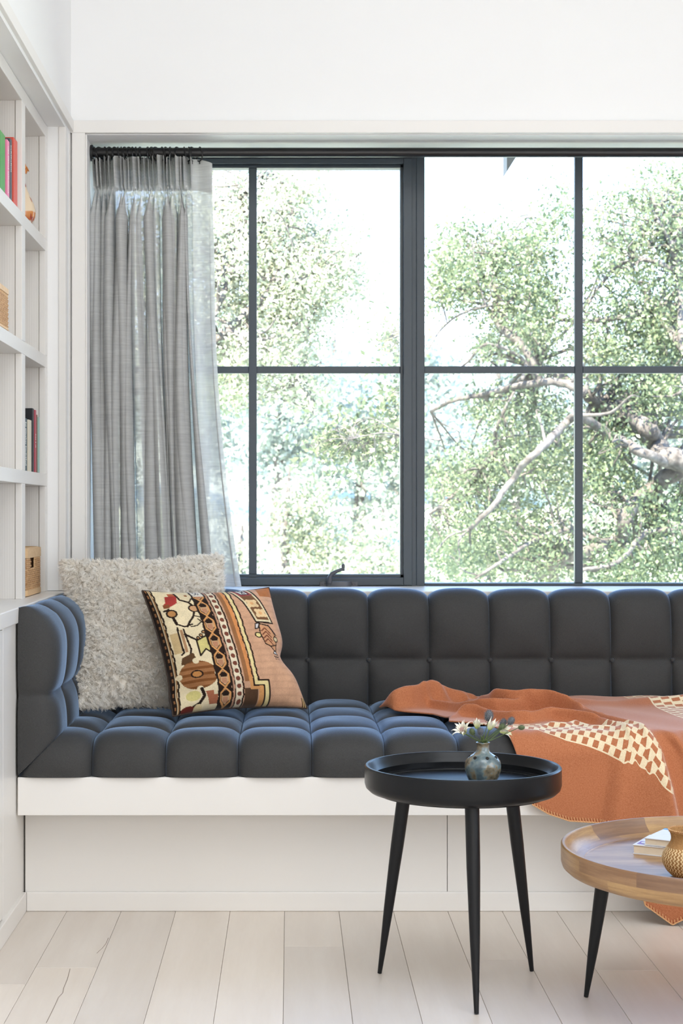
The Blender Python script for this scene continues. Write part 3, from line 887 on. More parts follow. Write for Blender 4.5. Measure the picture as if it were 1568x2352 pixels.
# shaggy wool pillow
pc = [at(150, 1297, 5.22), at(503, 1284, 5.37), at(520, 1622, 5.15), at(178, 1617, 4.99)]
F, B, nrm, prof, S, T = pillow_grid(pc, 0.080, 0.045, 60, 0.06, 0.55, 0.12)
fp, used, _ = closed_pillow('shaggy_pillow', F, B, M['fur'])
tag(fp, 'cream shaggy wool pillow leaning in the corner behind the patterned pillow', 'pillow')
def wool():
    rg = np.random.RandomState(3)
    n_cl, per, K = 9000, 13, 6
    def surf(N, back=False):
        a, b = rg.rand(N), rg.rand(N)
        m = rg.rand(N) < 0.30                      # more locks along the rim
        k = rg.randint(0, 4, N)
        a = np.where(m & (k == 0), rg.rand(N) * 0.015, np.where(m & (k == 1), 1 - rg.rand(N) * 0.015, a))
        b = np.where(m & (k == 2), rg.rand(N) * 0.015, np.where(m & (k == 3), 1 - rg.rand(N) * 0.015, b))
        n = F.shape[0]
        ia = np.clip((a * (n - 1)), 0, n - 1.001); ib = np.clip((b * (n - 1)), 0, n - 1.001)
        i, j = ia.astype(int), ib.astype(int)
        G = B if back else F
        fa, fb = (ia - i)[:, None], (ib - j)[:, None]
        p = G[i, j]*(1-fa)*(1-fb) + G[i+1, j]*fa*(1-fb) + G[i, j+1]*(1-fa)*fb + G[i+1, j+1]*fa*fb
        du = G[np.minimum(i + 2, n - 1), j] - G[np.maximum(i - 1, 0), j]; dv = G[i, np.minimum(j + 2, n - 1)] - G[i, np.maximum(j - 1, 0)]
        nr = np.cross(du, dv); nr /= np.linalg.norm(nr, axis=1)[:, None] + 1e-9
        nr = np.where((nr @ nrm)[:, None] < 0, -nr, nr)
        if back: nr = -nr
        # towards the rim the wool leans outward
        ea = np.clip(np.abs(2 * a - 1) - 0.86, 0, 1) / 0.14 * np.sign(2 * a - 1); eb = np.clip(np.abs(2 * b - 1) - 0.86, 0, 1) / 0.14 * np.sign(2 * b - 1)
        du /= np.linalg.norm(du, axis=1)[:, None] + 1e-9; dv /= np.linalg.norm(dv, axis=1)[:, None] + 1e-9
        nr = nr + du * ea[:, None] * 1.3 + dv * eb[:, None] * 1.3
        nr /= np.linalg.norm(nr, axis=1)[:, None]
        return p, nr, du, dv
    pf, nf, duf, dvf = surf(int(n_cl * 0.86)); pb, nb, dub, dvb = surf(n_cl - int(n_cl * 0.86), True)
    p = np.vstack([pf, pb]); nn = np.vstack([nf, nb]); N = len(p)
    # lock direction: normal + smooth swirl + gravity
    sw = np.stack([np.sin(p[:, 0] * 37 + p[:, 2] * 21) + np.sin(p[:, 2] * 71 + 1), 0 * p[:, 0], np.cos(p[:, 2] * 43 - p[:, 0] * 29)], 1)
    d = nn * 1.0 + sw * 0.42 + rg.normal(0, 0.38, (N, 3)); d[:, 2] -= 0.18
    d /= np.linalg.norm(d, axis=1)[:, None]
    ln = rg.uniform(0.016, 0.028, N)
    side = np.cross(d, rg.normal(0, 1, (N, 3))); side /= np.linalg.norm(side, axis=1)[:, None]
    side2 = np.cross(d, side)
    ph = rg.uniform(0, 6.28, N); cur = rg.uniform(0.004, 0.0075, N)
    tt = np.linspace(0, 1, K)
    root = p[:, None, :] + rg.normal(0, 0.0042, (N, per, 3))
    tipo = rg.normal(0, 0.0021, (N, per, 3))
    ll = (ln[:, None] * rg.uniform(0.75, 1.1, (N, per)))
    pts = np.zeros((N, per, K, 3))
    for k, t in enumerate(tt):
        ctr = p[:, None, :] + tipo
        w = min(1, t * 1.7)
        c = root * (1 - w) + ctr * w
        cl = (side * (np.sin(ph + t * 5.2) - np.sin(ph))[:, None] + side2 * (np.cos(ph + t * 5.2) - np.cos(ph))[:, None]) * cur[:, None] * t
        pts[:, :, k] = c + d[:, None, :] * (ll * t)[..., None] + cl[:, None, :]
    # nothing may sink below the seat
    hc = bpy.data.hair_curves.new('wool_pile')
    hc.add_curves([K] * (N * per))
    hc.position_data.foreach_set('vector', pts.reshape(-1).astype(np.float32))
    ra = hc.attributes.new('radius', 'FLOAT', 'POINT')
    rr = np.tile(np.linspace(0.00055, 0.00022, K), N * per)
    ra.data.foreach_set('value', rr.astype(np.float32))
    hc.materials.append(M['fur'])
    o = bpy.data.objects.new('wool_pile', hc); COL.objects.link(o); o.parent = fp
    o['kind'] = 'stuff'
wool()

# patterned rug pillow: one colour per knot
def kilim_colours(n):
    H = n
    C = np.zeros((H, H, 3))                               # [row v, col u]
    v, u = np.meshgrid((np.arange(H) + 0.5) / H, (np.arange(H) + 0.5) / H, indexing='ij')
    col = lambda h: np.array(lin(h)[:3])
    TAN, CREAM, BLK, BRN, ORG, YEL, RED, PINK, OLV, DK = [col(x) for x in ('D3A585', 'E6D5B0', '2A1D16', '9C6B44', 'D59A60', 'E8D59A', 'A83C36', 'CFA085', 'CFC27E', '59402D')]
    C[:] = TAN
    C[:] = C * (1 - 0.10 * np.sin(v * 60 + u * 3)[..., None] ** 8) 
    C[(u > 0.86) & (v < 0.10)] = col('B5713F')
    def P(m, c): C[m] = c
    jag = 0.0022 * np.sin(v * 97) + 0.0030 * np.sin(v * 23 + 1)
    def vline(x, w, c, bend=0.0): P(np.abs(u - (x + bend * (v - 0.5)) - jag) < w / 2, c)
    def seg(x0, y0, x1, y1, w, c):
        dx, dy = x1 - x0, y1 - y0; L2 = dx*dx + dy*dy
        t = np.clip(((u - x0) * dx + (v - y0) * dy) / L2, 0, 1)
        P(np.hypot(u - x0 - t * dx, v - y0 - t * dy) < w / 2, c)
    def path(pts, w, c):
        for a, b in zip(pts[:-1], pts[1:]): seg(*a, *b, w, c)
    def poly(pts, c, edge=None, w=0.012):
        ins = np.zeros((H, H), bool); m = len(pts)
        for i in range(m):
            x0, y0 = pts[i]; x1, y1 = pts[(i + 1) % m]
            if y0 == y1: continue
            cr = ((v >= min(y0, y1)) & (v < max(y0, y1))) & (u < (x1 - x0) * (v - y0) / (y1 - y0) + x0)
            ins ^= cr
        P(ins, c)
        if edge is not None: path(pts + [pts[0]], w, edge)
    def disc(x, y, rx, ry, c, edge=None, w=0.02):
        d = np.hypot((u - x) / rx, (v - y) / ry)
        P(d < 1, c)
        if edge is not None: P((d > 1 - w / min(rx, ry)) & (d < 1.0), edge)
    # left field
    P(u < 0.315, CREAM)
    P(u < 0.030, BLK); P((u > 0.012) & (u < 0.020) & (np.sin(v * 120) > 0), BRN)
    vline(0.046, 0.012, BLK); P((u > 0.03) & (u < 0.040), col('A0784E'))
    # red flower
    poly([(0.105, 0.14), (0.12, 0.08), (0.15, 0.08), (0.15, 0.05), (0.20, 0.05), (0.20, 0.10), (0.185, 0.15), (0.15, 0.17), (0.09, 0.19), (0.08, 0.16)], RED)
    poly([(0.15, 0.05), (0.20, 0.05), (0.20, 0.075), (0.15, 0.075)], col('B5623F')); poly([(0.08, 0.155), (0.13, 0.155), (0.12, 0.19), (0.08, 0.19)], col('8A5032'))
    path([(0.20, 0.05), (0.215, 0.12), (0.27, 0.15), (0.28, 0.17)], 0.016, BLK); path([(0.275, 0.15), (0.30, 0.115), (0.325, 0.11)], 0.011, BLK)
    disc(0.275, 0.075, 0.012, 0.012, BRN)
    disc(0.12, 0.24, 0.042, 0.036, col('B98551'), BLK, 0.012); path([(0.075, 0.21), (0.10, 0.205), (0.11, 0.20)], 0.016, BLK)
    path([(0.12, 0.275), (0.13, 0.33)], 0.022, BLK); path([(0.13, 0.33), (0.18, 0.36), (0.24, 0.345)], 0.012, BLK)
    disc(0.29, 0.21, 0.042, 0.036, col('C99A70'), BLK, 0.010); path([(0.28, 0.165), (0.285, 0.18)], 0.016, BLK)
    path([(0.28, 0.245), (0.265, 0.28), (0.225, 0.325), (0.20, 0.36)], 0.015, BLK); path([(0.27, 0.275), (0.34, 0.30)], 0.009, BLK)
    path([(0.29, 0.305), (0.31, 0.33), (0.27, 0.36), (0.225, 0.365)], 0.009, BLK)
    # hooked stem
    path([(0.125, 0.36), (0.12, 0.45), (0.125, 0.56), (0.105, 0.575)], 0.013, BLK); path([(0.165, 0.38), (0.17, 0.46), (0.18, 0.54), (0.165, 0.585)], 0.014, BLK)
    P((u > 0.135) & (u < 0.158) & (v > 0.38) & (v < 0.56), col('B08762')); P((u > 0.06) & (u < 0.115) & (v > 0.40) & (v < 0.56), col('C9AE80'))
    path([(0.165, 0.42), (0.21, 0.455), (0.245, 0.48)], 0.015, BLK)
    for q in ((0.25, 0.46), (0.275, 0.44), (0.30, 0.415)): disc(q[0], q[1], 0.016, 0.015, col('B8875A'), BLK, 0.008)
    poly([(0.235, 0.48), (0.325, 0.44), (0.325, 0.59), (0.285, 0.55), (0.235, 0.60)], OLV, BLK, 0.011)
    poly([(0.10, 0.60), (0.17, 0.575), (0.185, 0.63), (0.13, 0.66), (0.085, 0.65)], col('5A4028')); path([(0.18, 0.58), (0.19, 0.63)], 0.02, col('5A4028'))
    # brown rosette
    disc(0.19, 0.74, 0.135, 0.105, BRN); P((np.hypot((u - 0.19) / 0.135, (v - 0.74) / 0.105) < 1) & (np.sin(v * 130) > 0.35), col('7A4B27'))
    for q in ((0.19, 0.635), (0.055, 0.74), (0.325, 0.745), (0.19, 0.845)): disc(q[0], q[1], 0.022, 0.022, CREAM)
    disc(0.18, 0.735, 0.046, 0.030, col('B98049'), BLK, 0.009)
    path([(0.20, 0.845), (0.215, 0.90), (0.18, 0.95), (0.13, 0.975)], 0.022, BLK); disc(0.14, 0.89, 0.05, 0.04, OLV)
    poly([(0.225, 0.87), (0.28, 0.87), (0.28, 0.90), (0.31, 0.90), (0.31, 0.97), (0.25, 0.97)], col('A8674A'))
    disc(0.10, 0.985, 0.05, 0.025, col('6B2B22')); disc(0.17, 0.985, 0.03, 0.03, col('E0CB9C'))
    # chain band
    P((u > 0.318) & (u < 0.408), col('C98E50'))
    kk = 7; cv = (v * kk) % 1.0; bx = (u - 0.363) / 0.045
    hexa = np.abs(bx) * 0.55 + np.abs(cv - 0.5) * 1.1
    BD = (u > 0.318) & (u < 0.408)
    hexa = np.maximum(np.abs(bx) * 0.62, np.abs(bx) * 0.34 + np.abs(cv - 0.5) * 1.02)
    P(BD & (hexa > 0.545), BLK)
    P(BD & (hexa > 0.40) & (hexa <= 0.545), ORG)
    P(BD & (hexa <= 0.40), col('C9A27A'))
    P(BD & (hexa <= 0.40) & (cv < 0.44) & (np.hypot(bx * 0.75, (cv - 0.33) * 2.6) < 0.42), BLK)
    P(BD & (np.abs(hexa - 0.40) < 0.022), BLK)
    P(BD & (hexa <= 0.36) & (cv > 0.5) & (np.abs(bx) < 0.42) & (cv < 0.78), col('B98566'))
    P((u > 0.318) & (u < 0.408) & (v < 0.09), col('D9D2C4')); P((u > 0.345) & (u < 0.385) & (v > 0.02) & (v < 0.07) & (np.sin(u * 300) * np.sin(v * 160) > 0), col('2F2F45'))
    vline(0.316, 0.015, BLK); vline(0.412, 0.013, BLK)
    # dotted band
    P((u > 0.419) & (u < 0.432), col('B58A70')); vline(0.436, 0.009, BLK)
    P((u > 0.440) & (u < 0.490), col('E6D8BC'))
    dv_ = (v * 17) % 1.0
    P((np.hypot((u - 0.465) / 0.017, (dv_ - 0.5) / 0.30) < 1), col('7A4636'))
    vline(0.495, 0.012, BLK)
    P((u > 0.502) & (u < 0.512), col('C9A184')); P((u > 0.512) & (u < 0.545), col('9A6A45'))
    P((u > 0.545) & (u < 0.572), col('D58F57')); vline(0.577, 0.011, BLK); P((u > 0.583) & (u < 0.610), YEL); vline(0.614, 0.012, BLK)
    # the step at the bottom
    st = v > 0.82
    P(st & (u > 0.505) & (u < 0.70), TAN * 0.85)
    P(st & (u > 0.505) & (u < 0.605) & (v > 0.87), DK)
    path([(0.577, 0.80), (0.577, 0.855), (0.655, 0.855), (0.655, 1.0)], 0.011, BLK)
    path([(0.597, 0.80), (0.597, 0.835), (0.675, 0.835), (0.675, 1.0)], 0.028, YEL); path([(0.630, 0.87), (0.630, 1.0)], 0.036, ORG); path([(0.56, 0.80), (0.56, 0.872), (0.63, 0.872)], 0.026, ORG)
    path([(0.614, 0.80), (0.614, 0.815), (0.695, 0.815), (0.695, 1.0)], 0.011, BLK); path([(0.578, 0.80), (0.578, 0.853), (0.655, 0.853), (0.655, 1.0)], 0.008, BLK)
    # medallion
    UU = u; u = u + 0.045
    A_ = [(0.665, 0.0), (0.835, 0.0), (0.885, 0.15), (0.925, 0.35), (0.77, 0.345), (0.73, 0.16)]
    poly(A_, col('E6D6B0'), BLK, 0.014)
    poly([(0.69, 0.0), (0.81, 0.0), (0.86, 0.15), (0.90, 0.325), (0.79, 0.325), (0.755, 0.16)], col('7C5638'))
    poly([(0.69, 0.01), (0.80, 0.0), (0.845, 0.085), (0.735, 0.10)], col('A2474A')); poly([(0.72, 0.02), (0.795, 0.015), (0.815, 0.075), (0.75, 0.08)], col('D8D3CF'), BLK, 0.010)
    path([(0.755, 0.03), (0.79, 0.06)], 0.012, col('24222C')); path([(0.785, 0.03), (0.765, 0.065)], 0.010, col('24222C'))
    for cx_, cy_ in ((0.80, 0.175), (0.84, 0.265)):
        disc(cx_, cy_, 0.040, 0.036, col('EACB9B')); disc(cx_ - 0.03, cy_ - 0.022, 0.018, 0.016, col('EACB9B')); disc(cx_ + 0.03, cy_ - 0.022, 0.018, 0.016, col('EACB9B')); disc(cx_ - 0.03, cy_ + 0.024, 0.018, 0.016, col('EACB9B')); disc(cx_ + 0.035, cy_ + 0.02, 0.018, 0.016, col('EACB9B'))
        disc(cx_, cy_, 0.016, 0.014, col('E7AE78'))
    # hooked triangle under it
    u = UU + 0.085
    poly([(0.83, 0.36), (0.91, 0.375), (0.945, 0.44), (0.94, 0.53), (0.88, 0.545), (0.835, 0.525), (0.815, 0.44)], col('CF9A72'), BLK, 0.010)
    for q in range(4): path([(0.835, 0.42 + 0.03 * q), (0.868, 0.395 + 0.03 * q), (0.905, 0.44 + 0.03 * q)], 0.010, col('7A4632'))
    poly([(0.80, 0.36), (0.835, 0.355), (0.81, 0.40), (0.785, 0.405)], col('D6D2D2'), BLK, 0.009); disc(0.795, 0.455, 0.030, 0.024, col('E0CF8E'), BLK, 0.008)
    disc(0.945, 0.485, 0.024, 0.024, col('D9C7A0'), BLK, 0.008); path([(0.91, 0.37), (0.96, 0.45)], 0.010, col('3A2A2A'))
    poly([(0.875, 0.545), (0.935, 0.53), (0.92, 0.58), (0.90, 0.575)], col('CF9A72'), BLK, 0.009)
    poly([(0.885, 0.60), (0.905, 0.575), (0.93, 0.61)], col('D8D8DC'), BLK, 0.008); path([(0.885, 0.625), (0.93, 0.63)], 0.008, BLK)
    for q in (0.89, 0.91, 0.93): path([(q, 0.62), (q + 0.003, 0.65)], 0.006, BLK)
    # right selvedge at the bottom corner
    u = UU
    m_ = (u > 0.955) & (v > 0.93)
    P(m_, ORG); P(m_ & (np.sin(u * 420) > 0.2), BLK); P(m_ & (np.sin(u * 420 + 2) > 0.8), YEL)
    return C
NK = 250
kc = [at(326, 1357, 5.00), at(617, 1350, 5.20), at(705, 1627, 5.055), at(397, 1645, 4.86)]
F, B, nrm2, prof, S, T = pillow_grid(kc, 0.075, 0.045, NK, 0.075, 0.5, 0.10)
# creases running in from the right-hand dent and the lower-left corner
cre = 0.016 * np.exp(-((S - 0.98) / 0.16) ** 2 - ((T - 0.60) / 0.09) ** 2) + 0.012 * np.exp(-((S - 0.06) / 0.12) ** 2 - ((T - 0.86) / 0.06) ** 2)
F = F - cre[..., None] * nrm2
F[..., 0] -= 0.020 * np.exp(-((S - 1.0) / 0.10) ** 2 - ((T - 0.62) / 0.10) ** 2)
B[..., 0] -= 0.020 * np.exp(-((S - 1.0) / 0.10) ** 2 - ((T - 0.62) / 0.10) ** 2)
kp, used, nn_ = closed_pillow('rug_pillow', F, B, M['kilim'])
tag(kp, 'brown and tan patterned rug pillow leaning on the shaggy pillow', 'pillow')
KC = kilim_colours(NK)
fc = np.transpose(KC, (1, 0, 2)).reshape(-1, 3)
bc = np.tile(np.array(lin('A97A52')[:3]), (NK * NK, 1))
allc = np.concatenate([fc, bc])[used]
ca = kp.data.attributes.new('knots', 'FLOAT_COLOR', 'POINT')
ca.data.foreach_set('color', np.concatenate([allc, np.ones((len(allc), 1))], 1).astype(np.float32).reshape(-1))
ed = MB()
rim = [F[i, 0] for i in range(0, NK, 4)] + [F[-1, j] for j in range(0, NK, 4)] + [F[i, -1] for i in range(NK - 1, -1, -4)] + [F[0, j] for j in range(NK - 1, -1, -4)]
ed.tube(rim, 0.0028, 6, closed=True)
ed.build('edge_seam', plain('dark_brown_yarn', (0.06, 0.04, 0.03, 1), 0.9), kp, smooth=True)

# ------------------------------------------------------------------ throw
def throw():
    def ridge(pts):
        out = []
        for px, py, z in pts:
            Y = (EYE - z) * FPX / (py - VPY)
            out.append(((px - VPX) * Y / FPX, Y, z - 0.518))
        out.sort()
        return np.array(out)
    RG = [  # (points in the photo with an assumed height, spread towards the room, spread towards the back)
        (ridge([(872, 1606, .548), (905, 1586, .572), (945, 1570, .590), (985, 1559, .598), (1004, 1568, .585)]), .040, .040),
        (ridge([(955, 1592, .552), (975, 1580, .566), (1000, 1573, .575), (1035, 1580, .565), (1078, 1590, .548)]), .032, .040),
        (ridge([(905, 1606, .545), (925, 1596, .556), (960, 1593, .553), (993, 1601, .549), (1030, 1606, .549), (1057, 1605, .556), (1095, 1601, .567), (1136, 1599, .572), (1212, 1594, .573), (1264, 1597, .571), (1321, 1612, .560), (1375, 1634, .540)]), .014, .022),
        (ridge([(1070, 1590, .552), (1098, 1578, .580), (1126, 1572, .596), (1160, 1578, .592), (1238, 1585, .584), (1306, 1600, .572), (1342, 1615, .563), (1394, 1636, .549), (1464, 1655, .541), (1568, 1680, .532), (1800, 1702, .530)]), .016, .026),
        (ridge([(1040, 1640, .530), (1054, 1622, .546), (1064, 1611, .560), (1095, 1611, .562), (1133, 1622, .556), (1171, 1629, .554), (1212, 1628, .556), (1264, 1618, .562), (1306, 1623, .558), (1368, 1633, .553), (1420, 1649, .547), (1467, 1663, .541), (1510, 1676, .538)]), .015, .022),
        (ridge([(1140, 1580, .570), (1240, 1594, .552), (1330, 1604, .537), (1420, 1609, .528), (1480, 1602, .540), (1568, 1592, .556), (1800, 1585, .56)]), .05, .05),
        (ridge([(1180, 1664, .525), (1230, 1668, .525), (1262, 1656, .533), (1300, 1660, .529), (1320, 1649, .536), (1360, 1664, .527), (1400, 1662, .531), (1440, 1672, .527)]), .014, .018),
        (ridge([(1450, 1660, .535), (1496, 1671, .540), (1530, 1678, .540), (1800, 1690, .535)]), .016, .025),
    ]
    NA, NW = 360, 330
    w_back, w_front = 0.0, 0.86
    L2 = np.array([[5.40, .34], [5.25, .31], [5.06, .272], [4.98, .315], [4.90, .425], [4.80, .462], [4.735, .455], [4.70, .50], [4.66, .548], [4.58, .575], [4.50, .592], [4.47, .60]])[::-1]
    a = np.linspace(0, 1, NA) ** 1.0
    XRt = 2.05
    P = np.zeros((NA, NW, 3)); UV = np.zeros((NA, NW, 2)); XE = np.full((NA, NW), 0.985)
    seat_n = 200
    tw = np.concatenate([np.linspace(0, 1, seat_n), 1 + np.linspace(0, 1, NW - seat_n + 1)[1:]])     # 0..1 seat, 1..2 drop
    Yb, Yf = 5.375, 4.545
    r = 0.066
    zb_x = np.array([[.60, .345], [.655, .325], [.70, .298], [.757, .279], [.82, .275], [.90, .270], [.925, .17], [.958, .055], [1.03, .004], [1.06, .022], [1.11, .030], [1.2, .012], [2.2, .010]])
    for j, t in enumerate(tw):
        if t <= 1:
            Y = Yb + (Yf - Yb) * t
            xl = np.interp(Y, L2[:, 0], L2[:, 1])
            X = xl + (XRt - xl) * a
            h = np.zeros(NA)
            for pts, sf, sb in RG:
                yr = np.interp(X, pts[:, 0], pts[:, 1]); hr = np.interp(X, pts[:, 0], pts[:, 2])
                out = np.maximum(0, np.maximum(pts[0, 0] - X, X - pts[-1, 0]))
                hr = hr * np.exp(-(out / 0.03) ** 2)
                dy = Y - yr
                g = hr * np.exp(-np.abs(dy / np.where(dy < 0, sf, sb)) ** 2.0)
                h = np.maximum(h, g) + 0.25 * np.minimum(h, g)
            edge = np.clip((X - xl) / 0.030, 0, 1); edge = np.sqrt(1 - (1 - edge) ** 2)
            bk_ = np.clip((Yb - Y) / 0.05, 0, 1)
            h = h * (0.15 + 0.85 * edge) * (0.3 + 0.7 * bk_)
            h += 0.002 * np.sin(X * 31 + Y * 17) * edge
            Z = 0.518 + h
            P[:, j] = np.stack([X, np.full(NA, Y) - 0.50 * np.clip(h - 0.006, 0, 1) * np.clip((Y - Yf) / 0.06, 0, 1), Z], -1)
            wlen = (Yb - Y)
            UV[:, j, 0] = X; UV[:, j, 1] = wlen
        else:
            d = t - 1
            xl = np.interp(d, [0, .25, .55, .8, 1], [.583, .60, .620, .640, .655])
            X = xl + (XRt - xl) * a
            zb = np.interp(X, zb_x[:, 0], zb_x[:, 1])
            # surface at the seat edge carries its height down over the round edge
            z0 = P[:, seat_n - 1, 2]
            arc = r * math.pi / 2
            Ld = arc + (z0 - r - zb)
            sdist = Ld * d
            th = np.clip(sdist / r, 0, math.pi / 2)
            Y = Yf - r * np.sin(th)
            Z = z0 - r * (1 - np.cos(th)) - np.maximum(0, sdist - arc)
            q = np.clip((0.50 - Z) / 0.12, 0, 1)
            xe = np.interp(0.53 - Z, [0, .054, .103, .164, .225, .5], [.978, 1.005, 1.018, 1.034, 1.047, 1.08])
            XE[:, j] = xe
            stp = 1 / (1 + np.exp(-(X - xe) / 0.0035))
            n = 0.010 * np.sin(X * 15 - Z * 5 + 1.0) * q
            n = n + 0.016 * np.exp(-((X - (.905 - (0.45 - Z) * .18)) / .030) ** 2) * q - 0.012 * np.exp(-((X - (.855 - (0.45 - Z) * .18)) / .022) ** 2) * q
            n = n + 0.046 * np.clip((X - xe + .20) / .20, 0, 1) ** 2 * (1 - stp) * np.clip(q + 0.25, 0, 1)
            n = n * (1 - stp) + stp * (-0.028 * np.clip(q * 2 + .25, 0, 1) + 0.030 * np.exp(-((X - xe - .055) / .018) ** 2) + 0.022 * np.exp(-((X - xe - .15) / .03) ** 2) + 0.02 * np.sin((X - xe) * 24) * ((X - xe) > .19))
            Y = Y - np.maximum(n, -0.006 - 0.0 * X) - 0.006
            P[:, j] = np.stack([X, Y, np.maximum(Z, 0.004)], -1)
            UV[:, j, 0] = X; UV[:, j, 1] = (Yb - Yf) + sdist
    # smooth lightly
    for _ in range(5):
        Q = P.copy()
        Q[1:-1, 1:-1] = (P[1:-1, 1:-1] * 2 + P[2:, 1:-1] + P[:-2, 1:-1] + P[1:-1, 2:] + P[1:-1, :-2]) / 6
        P = Q
    X, w = UV[..., 0].copy(), UV[..., 1].copy()
    wt = np.interp(X, [.55, .61, .67, .77, .85, .92, .99, 1.10], [.700, .705, .715, .725, .745, .775, .815, .88])
    wb = np.interp(X, [.55, .652, .75, .807, .857, .89, .955, 1.03, 1.10], [.765, .825, .885, .905, .925, .940, .975, 1.03, 1.08])
    band = (w - wt) / (wb - wt)
    cell = (X + 0.35 * w) / 0.0160
    # the second band crosses the back right of the throw
    m2 = (X > 1.02) & (w < 0.64)
    t2 = (X - 1.085 - 0.10 * w) / 0.17
    band = np.where(m2, t2, np.where(X > XE, -1.0, band)); cell = np.where(m2, w / 0.0175, cell)
    band = np.where((~m2) & (X > 1.07), -1.0, band)
    o = grid_mesh('throw', P, M['throw'], uv=np.stack([cell + 50, band], -1))
    sol = o.modifiers.new('thickness', 'SOLIDIFY'); sol.thickness = 0.004; sol.offset = 1
    tag(o, 'rust orange wool throw with a cream checked band spread over the seat', 'throw blanket')
    # blanket stitch along the hem
    hem = [Vector(P[i, -1]) for i in range(0, NA)]
    st = MB(); acc = 0
    for i in range(1, NA - 1):
        acc += (hem[i] - hem[i - 1]).length
        if acc > 0.0052:
            acc = 0
            up = (Vector(P[i, -6]) - hem[i]).normalized()
            f = Vector((0, -0.003, 0))
            st.tube([hem[i] + f - up * 0.001, hem[i] + f + up * 0.011], 0.0011, 4)
    st.tube([h + Vector((0, -0.001, -0.0005)) for h in hem], 0.0020, 6)
    so = st.build('hem_stitching', M['stitch'], o, smooth=True); so['kind'] = 'stuff'
    return o
throw()

# ------------------------------------------------------------------ tray tables
def tray_table(name, label, loc, rad, h, depth, feet, mat, wall=0.016, foot_r=0.0065):
    t = thing(name, label, 'side table' if rad < 0.3 else 'coffee table', loc)
    R_ = rad
    fl_ = h - depth * 0.58
    prof = [(0.0001, fl_), (R_ * 0.86, fl_), (R_ * 0.865, fl_ + 0.0015), (R_ * 0.875, fl_ + 0.0015), (R_ * 0.90, fl_ + 0.005), (R_ - wall - 0.012, fl_ + 0.017), (R_ - wall - 0.003, h - 0.012), (R_ - wall, h - 0.003), (R_ - wall + 0.003, h), (R_ - 0.003, h), (R_, h - 0.003),
            (R_, h - depth * 0.60), (R_ - 0.003, h - depth * 0.74), (R_ - 0.012, h - depth * 0.86), (R_ - 0.03, h - depth * 0.93), (R_ - 0.031, h - depth * 0.96), (R_ - 0.05, h - depth), (R_ - 0.07, h - depth * 1.02), (0.0001, h - depth * 1.02)]
    MB().lathe(prof, 128, close=False).build('tray', mat, t, smooth=True, angle=32)
    for (fx, fy) in feet:
        d = Vector((fx, fy, 0)); top_r = 0.69 if rad < 0.3 else 0.86
        tp = Vector((fx * top_r, fy * top_r, h - depth * 0.99))
        dn = (Vector((fx, fy, 0)) - tp).normalized()
        pts = [tp, tp + (Vector((fx, fy, 0.0)) - tp) * 0.3, tp + (Vector((fx, fy, 0)) - tp) * 0.65, Vector((fx, fy, 0.0015))]
        l = MB().tube(pts, [0.0165 if rad < .3 else 0.018, 0.0155, 0.0115, foot_r * 0.8], 18)
        l.build('leg', M['leg'], t, smooth=True)
    return t
bt_c = Vector((0.406, 3.885, 0))
tray_table('tray_table', 'tall black round tray table with three tapered legs before the bench', bt_c, 0.23, 0.520, 0.070, [(0.008, -0.217), (-0.189, 0.108), (0.181, 0.128)], M['black_wood'], 0.011)
wt_c = Vector((0.974, 3.626, 0))
tray_table('tray_table', 'low round mango wood tray table with tapered black legs', wt_c, 0.375, 0.380, 0.066, [(-0.294, 0.172), (0.294, 0.172), (0.0, -0.34)], M['mango'], 0.011)

# vase and flowers ---------------------------------------------------
vz = 0.520 - 0.070 * 0.58
vc = Vector((0.4535, 3.885, vz))
vprof = [(0.0001, 0), (0.030, 0), (0.033, 0.003), (0.0385, 0.016), (0.0425, 0.030), (0.0430, 0.040), (0.0405, 0.051), (0.034, 0.060), (0.025, 0.066), (0.0175, 0.071), (0.0145, 0.077), (0.0140, 0.086), (0.0150, 0.091), (0.0168, 0.0935), (0.0158, 0.0945), (0.0135, 0.092), (0.012, 0.086), (0.012, 0.072), (0.0001, 0.070)]
vase = MB().lathe(vprof, 64, close=False).build('bud_vase', M['glaze'], None, smooth=True, angle=180)
vase.location = vc
tag(vase, 'small round mottled teal stoneware vase on the black tray table', 'vase')
dk = plain('vase_hole_dark', (0.02, 0.018, 0.015, 1), 0.9)
for k in range(7):
    a = R(-130 + 51.4 * k) ; rr_, zz = 0.0325, 0.0605
    hm = Matrix.Rotation(a, 4, 'Z') @ Matrix.Translation((rr_, 0, zz)) @ Matrix.Rotation(R(52), 4, 'Y')
    hole = MB(); hole.tube([hm @ Vector((0, 0, -0.003)), hm @ Vector((0, 0, 0.0012))], 0.0042, 14)
    hole.build('hole', dk, vase, smooth=True, angle=40)

neck = Vector((vc.x, vc.y, vc.z + 0.088))
def stem_pts(end, bow=0.2, s=0.0):
    st = Vector((vc.x + s, vc.y, vc.z + 0.073))
    mid = st * 0.5 + end * 0.5; mid.z += 0.004; mid.x = st.x + (end.x - st.x) * (0.5 - bow)
    q1 = Vector((vc.x + s * 1.2 + (end.x - vc.x) * 0.05, vc.y, vc.z + 0.094))
    return [st, q1, mid * 0.55 + q1 * 0.45 + (end - q1) * 0.05, end]
def smooth_path(pts, n=12):
    P = [Vector(p) for p in pts]; P = [P[0] * 2 - P[1]] + P + [P[-1] * 2 - P[-2]]
    out = []
    for i in range(1, len(P) - 2):
        for k in range(n):
            t = k / n; p0, p1, p2, p3 = P[i-1], P[i], P[i+1], P[i+2]
            out.append(0.5 * ((2*p1) + (p2-p0)*t + (2*p0-5*p1+4*p2-p3)*t*t + (3*p1-p0-3*p2+p3)*t*t*t))
    out.append(P[-2]); return out
def frame_to(d):
    d = Vector(d).normalized(); return d.to_track_quat('Z', 'Y').to_matrix().to_4x4()
